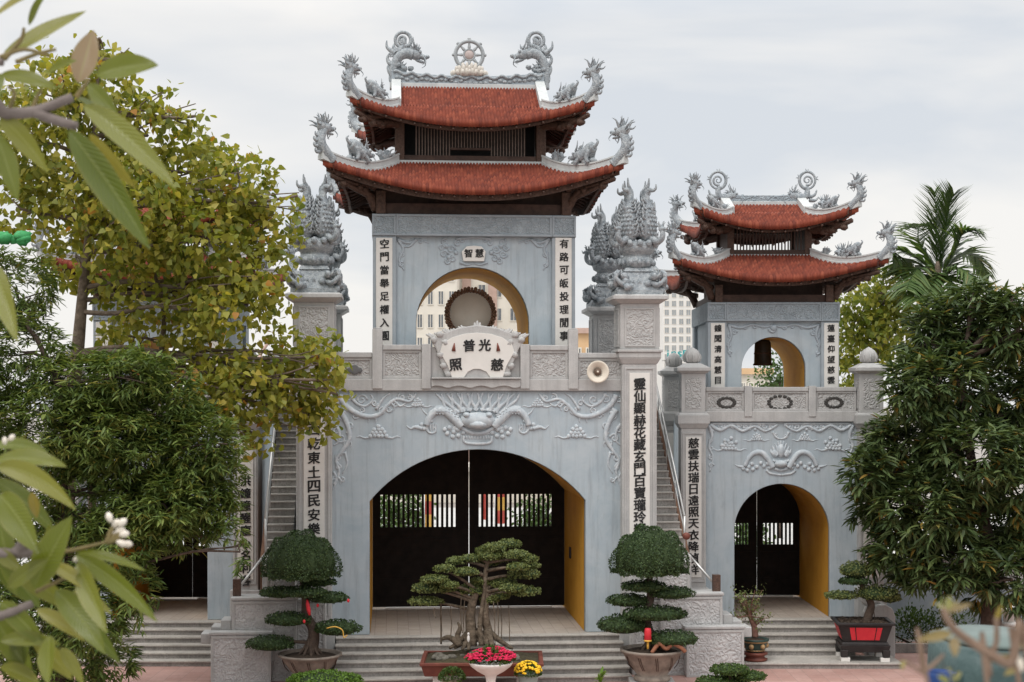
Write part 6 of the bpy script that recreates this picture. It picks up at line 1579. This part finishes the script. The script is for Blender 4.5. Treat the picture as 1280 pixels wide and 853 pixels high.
# stone lamp by the mango trunk
c = W(1261, 782, 43.4); T = empty('stone_lantern', (c.x, 43.4, 0), 0, 'small white stone lantern right of the mango trunk', 'lantern')
b = MB(); z = c.z; b.box(-.2,.2,-.2,.2,0,.4); b.lathe([(.1,.4),(.12,.6),(.09,z-.1),(.2,z),(.2,z+.1)], (0,0,0), 12); b.build('post', m_marble, T); b = MB(); b.lathe([(.15,z+.1),(.16,z+.4),(.28,z+.42),(.25,z+.5),(.08,z+.6)], (0,0,0), 12); b.build('lamp_house', m_marble, T)
# green netting lump in the leaves at far left
c = W(14, 298, 33.6); T = empty('green_netting', tuple(c), 0, 'bright green scrap of netting caught in the leaves at the left edge', 'netting')
b = MB()
for i in range(9): b.ell((random.uniform(-.35,.32), random.uniform(-.1,.1), random.uniform(-.08,.09)), (.17,.12,.10), 8, 6, jit=.3)
b.build('net', m_netg, T)

# ------------------------------------------------------------------ viewer's terrace with plumerias
ZT = 5.4
T = empty('viewing_terrace', (0, 2.0, 0), 0, 'low terrace roof the viewer stands on, below the frame', 'terrace')
b = MB(); b.box(-6, 6, -5, 5.0, ZT-.35, ZT); b.build('slab', m_stone, T); b = MB(); b.box(-5.5, 5.5, -4.5, 4.2, 0, ZT-.352); b.build('wall', m_cream, T)
m_plum = leaf_mat('plumeria_leaf', [(0,(.060,.090,.012)), (.35,(.135,.155,.016)), (.7,(.24,.22,.04)), (.88,(.27,.21,.04)), (1,(.27,.19,.12))], .28, .38, .55)
def veins(m):
    t = m.node_tree; bs = t.nodes['Principled BSDF']; uv = N(t, 'ShaderNodeUVMap'); sp = N(t, 'ShaderNodeSeparateXYZ'); t.links.new(uv.outputs[0], sp.inputs[0])
    ax = math_(t, 'ABSOLUTE', math_(t, 'SUBTRACT', sp.outputs[0], .5)); s_ = math_(t, 'SINE', math_(t, 'MULTIPLY', math_(t, 'SUBTRACT', sp.outputs[1], math_(t, 'MULTIPLY', ax, .35)), 110.0))
    bump(t, bs, s_, .35, .003)
    base = bs.inputs['Base Color'].links[0].from_socket
    mid = ramp(t, ax, [(.0, (1,1,1)), (.05, (0,0,0))]); ed = ramp(t, ax, [(.40, (0,0,0)), (.5, (1,1,1))])
    nz = noise(t, coords(t), 6, 3); c = mixc(t, math_(t, 'MULTIPLY', mid, .55), base, (.32,.34,.12)); c = mixc(t, math_(t, 'MULTIPLY', ed, math_(t, 'MULTIPLY', nz, .8)), c, (.24,.20,.05)); t.links.new(c, bs.inputs['Base Color'])
veins(m_plum)
def big_leaf(mb, uvs, tints, a, e, wid, sag=.12, tint=.4, twist=0.0, dz=0.0):
    """oblong leaf from a to e with a folded midrib"""
    a = Vector(a); e = Vector(e); n = 14; m = 6; ctrl = a.lerp(e, .5)+Vector((0, 0, (e-a).length*sag)); base = len(mb.v)
    for i in range(n+1):
        t = i/n; p = a*(1-t)**2+ctrl*2*t*(1-t)+e*t*t; d = (ctrl-a)*(1-t)+(e-ctrl)*t; d.normalize()
        s_ = d.cross(Vector((0, -1, .35))); s_.normalize(); s_ = Matrix.Rotation(twist, 3, d) @ s_; nn = s_.cross(d)
        w_ = wid*(math.sin(math.pi*min(1, max(0, t))**.85)**.75*(1-.12*t)) if 0 < t < 1 else wid*.02
        for j in range(m+1):
            x = j/m*2-1; q = p+s_*(x*w_/2)+nn*(abs(x)*w_*.16)+nn*(.02*w_*math.sin(8*t+3*x)); mb.v.append(tuple(q)); 
    for i in range(n):
        for j in range(m):
            mb.smooth.add(len(mb.f)); mb.f.append((base+i*(m+1)+j, base+i*(m+1)+j+1, base+(i+1)*(m+1)+j+1, base+(i+1)*(m+1)+j)); tints.append(tint)
            uvs += [(j/m, i/n), ((j+1)/m, i/n), ((j+1)/m, (i+1)/n), (j/m, (i+1)/n)]
def leaves_from_px(lst, Y, T, name='foliage'):
    mb = MB(); uvs = []; ti = []; B_ = T.location
    for q in lst:
        (x0, y0), (x1, y1), wp = q[0], q[1], q[2]; tint = q[3] if len(q) > 3 else random.uniform(.1, .65); d = q[4] if len(q) > 4 else random.uniform(-.12, .12); sag = q[5] if len(q) > 5 else random.uniform(.03, .14); tw = q[6] if len(q) > 6 else random.uniform(-.5, .5)
        a = W(x0, y0, Y+d*.2)-B_; e = W(x1, y1, Y+d)-B_
        big_leaf(mb, uvs, ti, a, e, wp*Y/F, sag, tint, tw)
    me = mb.mesh(name, m_plum); uvl = me.uv_layers.new(name='UVMap'); uvl.data.foreach_set('uv', np.array(uvs, dtype=np.float32).reshape(-1))
    at_ = me.attributes.new('tint', 'FLOAT', 'FACE'); at_.data.foreach_set('value', np.array(ti, dtype=np.float32)); return link(name, me, T)
m_pbark = M('plumeria_bark', (.11,.085,.075), (.20,.165,.15), 12, .85, .5, 40, .01)
m_tip = M('green_brown_shoot', (.13,.11,.04), (.22,.16,.07), 20, .7, .2, 40, .01)
Yl = 3.9
x0 = -1.75
T = empty('plumeria_tree', (x0, Yl, ZT), 0, 'out-of-focus plumeria with long glossy leaves and white buds, nearest at the left edge', 'tree')
def PX(x, y, d=0): return W(x, y, Yl+d)-Vector((x0, Yl, ZT))
b = MB(); q = spline([(0,0,.42),(-.03,0,.8),(.05,0,1.2),(0,0,1.7),(-.05,0,2.1)], 5); b.tube(q, taper(len(q), .06, .035), 10)
for pts, r0_, r1_ in (([(-.0,0,1.85), PX(-40,150), PX(10,143), PX(45,139), PX(90,122)], .020, .012), ([PX(45,140), PX(62,148), PX(96,158)], .016, .011), ([(.05,0,1.15), PX(-40,700), PX(20,692), PX(62,693)], .019, .011), ([PX(20,692), PX(34,676), PX(42,668)], .018, .012), ([(.02,0,1.05), PX(-50,780), PX(0,770), PX(40,755)], .018, .010), ([(.05,0,1.3), PX(-60,610), PX(-20,590), PX(0,582)], .022, .010), ([(-.05,0,2.05), PX(-60,60), PX(-20,75), PX(4,78)], .02, .010)):
    p = spline(pts, 5); b.tube(p, taper(len(p), r0_, r1_), 8)
b.build('branches', m_pbark, T)
b = MB()
for pts in ([PX(61,693), PX(100,686), PX(136,677)], [PX(0,72), PX(30,62), PX(62,70)], [PX(20,78), PX(45,68), PX(70,62)], [PX(5,75), PX(26,50), PX(30,35)], [PX(45,740), PX(70,728), PX(92,716)], [PX(40,140), PX(46,122), PX(52,112)], [PX(10,140), PX(18,118), PX(10,108)], [PX(95,122), PX(108,104), PX(112,98)]):
    p = spline(pts, 5); b.tube(p, taper(len(p), .0065, .004), 6)
b.each('flower_stalk', m_tip, T)
leaves_from_px([((2,72),(108,14),24,.55),((36,32),(60,-8),18,.3),((-8,22),(42,-6),22,.75),((98,104),(117,38),34,1.0,.05,.02,.2),((120,95),(198,82),34,.35,0,.12,.1),((86,163),(188,312),44,.15,-.1,.06,.5),((104,132),(220,236),32,.45,-.2,.10,.2),((112,168),(170,236),27,.78,0,.05,.9),((110,106),(150,152),24,.3),((0,146),(60,216),28,.5,0,.12),((-4,168),(22,252),28,.3,0,.06),((0,94),(72,112),22,.4,0,.1),((-8,332),(22,428),32,.5,-.2,.08,.4),((0,92),(-10,140),20,.3),((95,122),(160,175),20,.2,.2),((60,90),(96,76),14,.4)], Yl, T)
leaves_from_px([((-4,584),(95,638),28,.55,-.1,.22,.3),((-6,576),(84,584),26,.4,0,.14),((40,615),(46,648),14,.9),((0,618),(48,692),42,.35,-.1,.10,.3),((42,736),(90,646),40,.3,-.15,.05,.2),((94,690),(182,714),13,.35,0,.10),((94,694),(197,778),26,.3,-.1,.12,.3),((96,704),(134,792),34,.45,-.2,.06,.5),((70,738),(131,818),34,.3,-.1,.10),((45,762),(106,802),20,.70,0,.10),((0,752),(58,812),28,.3,0,.1),((62,795),(60,856),30,.4,-.1,.05),((76,810),(104,856),18,.55,0,.1),((0,802),(76,806),20,.4,0,.16),((-6,640),(20,745),30,.25,0,.08),((10,735),(60,700),22,.4),((0,835),(50,856),24,.5),((92,738),(140,768),16,.6),((-5,690),(28,716),20,.5),((30,780),(20,850),26,.2),((58,692),(62,655),10,.4),((-10,600),(70,668),30,.2,.15,.12),((-10,700),(50,760),34,.15,.2,.1),((20,720),(92,765),26,.45,.1,.12),((-10,770),(40,850),34,.3,.1,.08),((80,760),(150,830),24,.15,.15,.12),((40,800),(90,850),24,.6,.1,.1),((-10,560),(60,566),22,.3,.1,.16),((60,705),(115,742),20,.7,-.1,.1)], Yl, T)
b = MB()
for x, y, a in ((137,648,1.9),(144,656,1.0),(152,654,.7),(149,664,.4),(154,668,.2),(158,680,-.1),(151,679,-.4),(142,672,1.3),(95,699,.6),(104,706,.2),(112,713,-.1),(14,548,.8),(6,552,1.6)):
    c = PX(x, y, random.uniform(-.02,.02)); d = Vector((math.cos(a), 0, math.sin(a))); s_ = .85 if y < 690 and x > 100 else .65
    b.tube([c-d*.014*s_, c-d*.004*s_, c+d*.008*s_, c+d*.018*s_], [.004*s_,.0095*s_,.011*s_,.004*s_], 8)
b.each('flower_bud', m_petal, T)
b = MB()
for x, y in ((137,668),(140,676),(146,674),(134,676)): p = spline([PX(136,678), PX(x,y), PX(x+4,y-8)], 3); b.tube(p, taper(len(p), .008, .006), 6)
b.build('bud_cluster', m_tip, T)
b = MB(); b.lathe([(.20,0),(.24,.05),(.30,.36),(.33,.38),(.33,.42),(.28,.42),(.27,.38),(.02,.37)], (0,0,0), 28); b.build('pot', m_clay, T)

# blurred shrub at the lower right
Yc = 2.1; x0 = .85
T = empty('potted_euphorbia', (x0, Yc, ZT), 0, 'strongly blurred bare-stemmed plant with brownish leaf tufts at the lower right corner', 'plant')
PX2 = lambda x, y, d=0: W(x, y, Yc+d)-Vector((x0, Yc, ZT))
b = MB()
for pts, r0_, r1_ in (([(-.05,0,.28), PX2(1290,850), PX2(1262,832), PX2(1228,812), PX2(1196,790), PX2(1183,772), PX2(1180,760)], .008, .0045), ([PX2(1240,818), PX2(1246,800), PX2(1245,772)], .0045, .003), ([(-.1,0,.28), PX2(1160,856), PX2(1152,842), PX2(1132,826)], .0035, .002), ([PX2(1152,842), PX2(1168,830), PX2(1180,818)], .004, .002), ([(0,0,.28), PX2(1275,860), PX2(1270,830), PX2(1272,808)], .0045, .003), ([(-.05,0,.28), PX2(1235,862), PX2(1238,846), PX2(1236,826)], .004,.003)):
    p = spline(pts, 5); b.tube(p, taper(len(p), r0_, r1_), 8)
b.build('stems', M('pinkish_stem', (.15,.095,.065), (.24,.165,.12), 20, .8, .2, 40, .01), T)
m_plum2 = m_plum
leaves_from_px([((1182,765),(1163,756),7,.7),((1182,764),(1178,746),8,.5),((1184,764),(1188,745),8,.6),((1184,766),(1216,755),8,.97),((1190,792),(1146,801),14,.95),((1192,796),(1194,822),14,.97),((1245,775),(1243,800),8,.98),((1246,774),(1251,756),7,.9),((1236,826),(1280,826),12,.95),((1272,806),(1262,826),9,.5),((1272,808),(1284,790),9,.55),((1272,812),(1290,812),10,.9),((1190,853),(1184,838),9,.5),((1186,855),(1172,845),9,.5),((1192,853),(1202,842),8,.6),((1255,845),(1285,835),11,.9),((1130,826),(1127,838),6,.8),((1183,766),(1199,752),6,.9)], Yc, T)
b = MB(); b.ell(PX2(1272,826), (.005,.005,.010)); b.ell(PX2(1276,832), (.005,.005,.010)); b.each('white_bract', m_petal, T)
b = MB(); b.lathe([(.13,0),(.16,.04),(.19,.25),(.21,.27),(.21,.30),(.18,.30),(.17,.27),(.02,.26)], (0,0,0), 28); b.build('pot', m_brownpot, T)
# tarpaulin-covered tank on the terrace
Yt = 6.2; k = Yt/F; c = W(1240, 797, Yt); T = empty('covered_tank', (c.x, Yt, ZT), 0, 'teal tarpaulin draped over a low tank behind the blurred stems, lower right corner', 'covered tank')
zt_ = c.z-ZT; b = MB(); n = 72; rows = [(1.0,0),(1.0,zt_*.55),(.985,zt_*.86),(.96,zt_-.01)]; vs = []
for (s_, z) in rows:
    for i in range(n):
        a = 2*math.pi*i/n; f = 1+(.055*math.sin(a*18)+.03*math.sin(a*31))*(1-z/zt_)*.8
        cx, sx = math.cos(a), math.sin(a); pw = .45; vs.append((.22*s_*f*math.copysign(abs(cx)**pw, cx), .30*s_*f*math.copysign(abs(sx)**pw, sx), z))
b.add(vs, [(i*n+k2, i*n+(k2+1) % n, (i+1)*n+(k2+1) % n, (i+1)*n+k2) for i in range(3) for k2 in range(n)]+[tuple(3*n+i for i in range(n))], True); b.build('tarpaulin', m_teal, T)
b = MB(); b.lathe([(.30,zt_-.006),(.29,zt_+.012),(.01,zt_+.03)], (0,0,0), 24, .68, .95); b.build('lid', M('pale_teal_lid', (.085,.115,.105), (.13,.165,.15), 4, .5, .2, 8, .02), T)
c = W(1176, 846, 6.0); T = empty('blue_tub', (c.x, 6.0, ZT), 0, 'blue plastic tub beside the teal tarpaulin at the bottom edge', 'tub')
b = MB(); z = c.z-ZT+.02; b.lathe([(.045,0),(.055,z-.02),(.062,z),(.058,z),(.05,z-.02),(.02,.02)], (0,0,0), 20); b.build('tub_body', m_bluep, T)
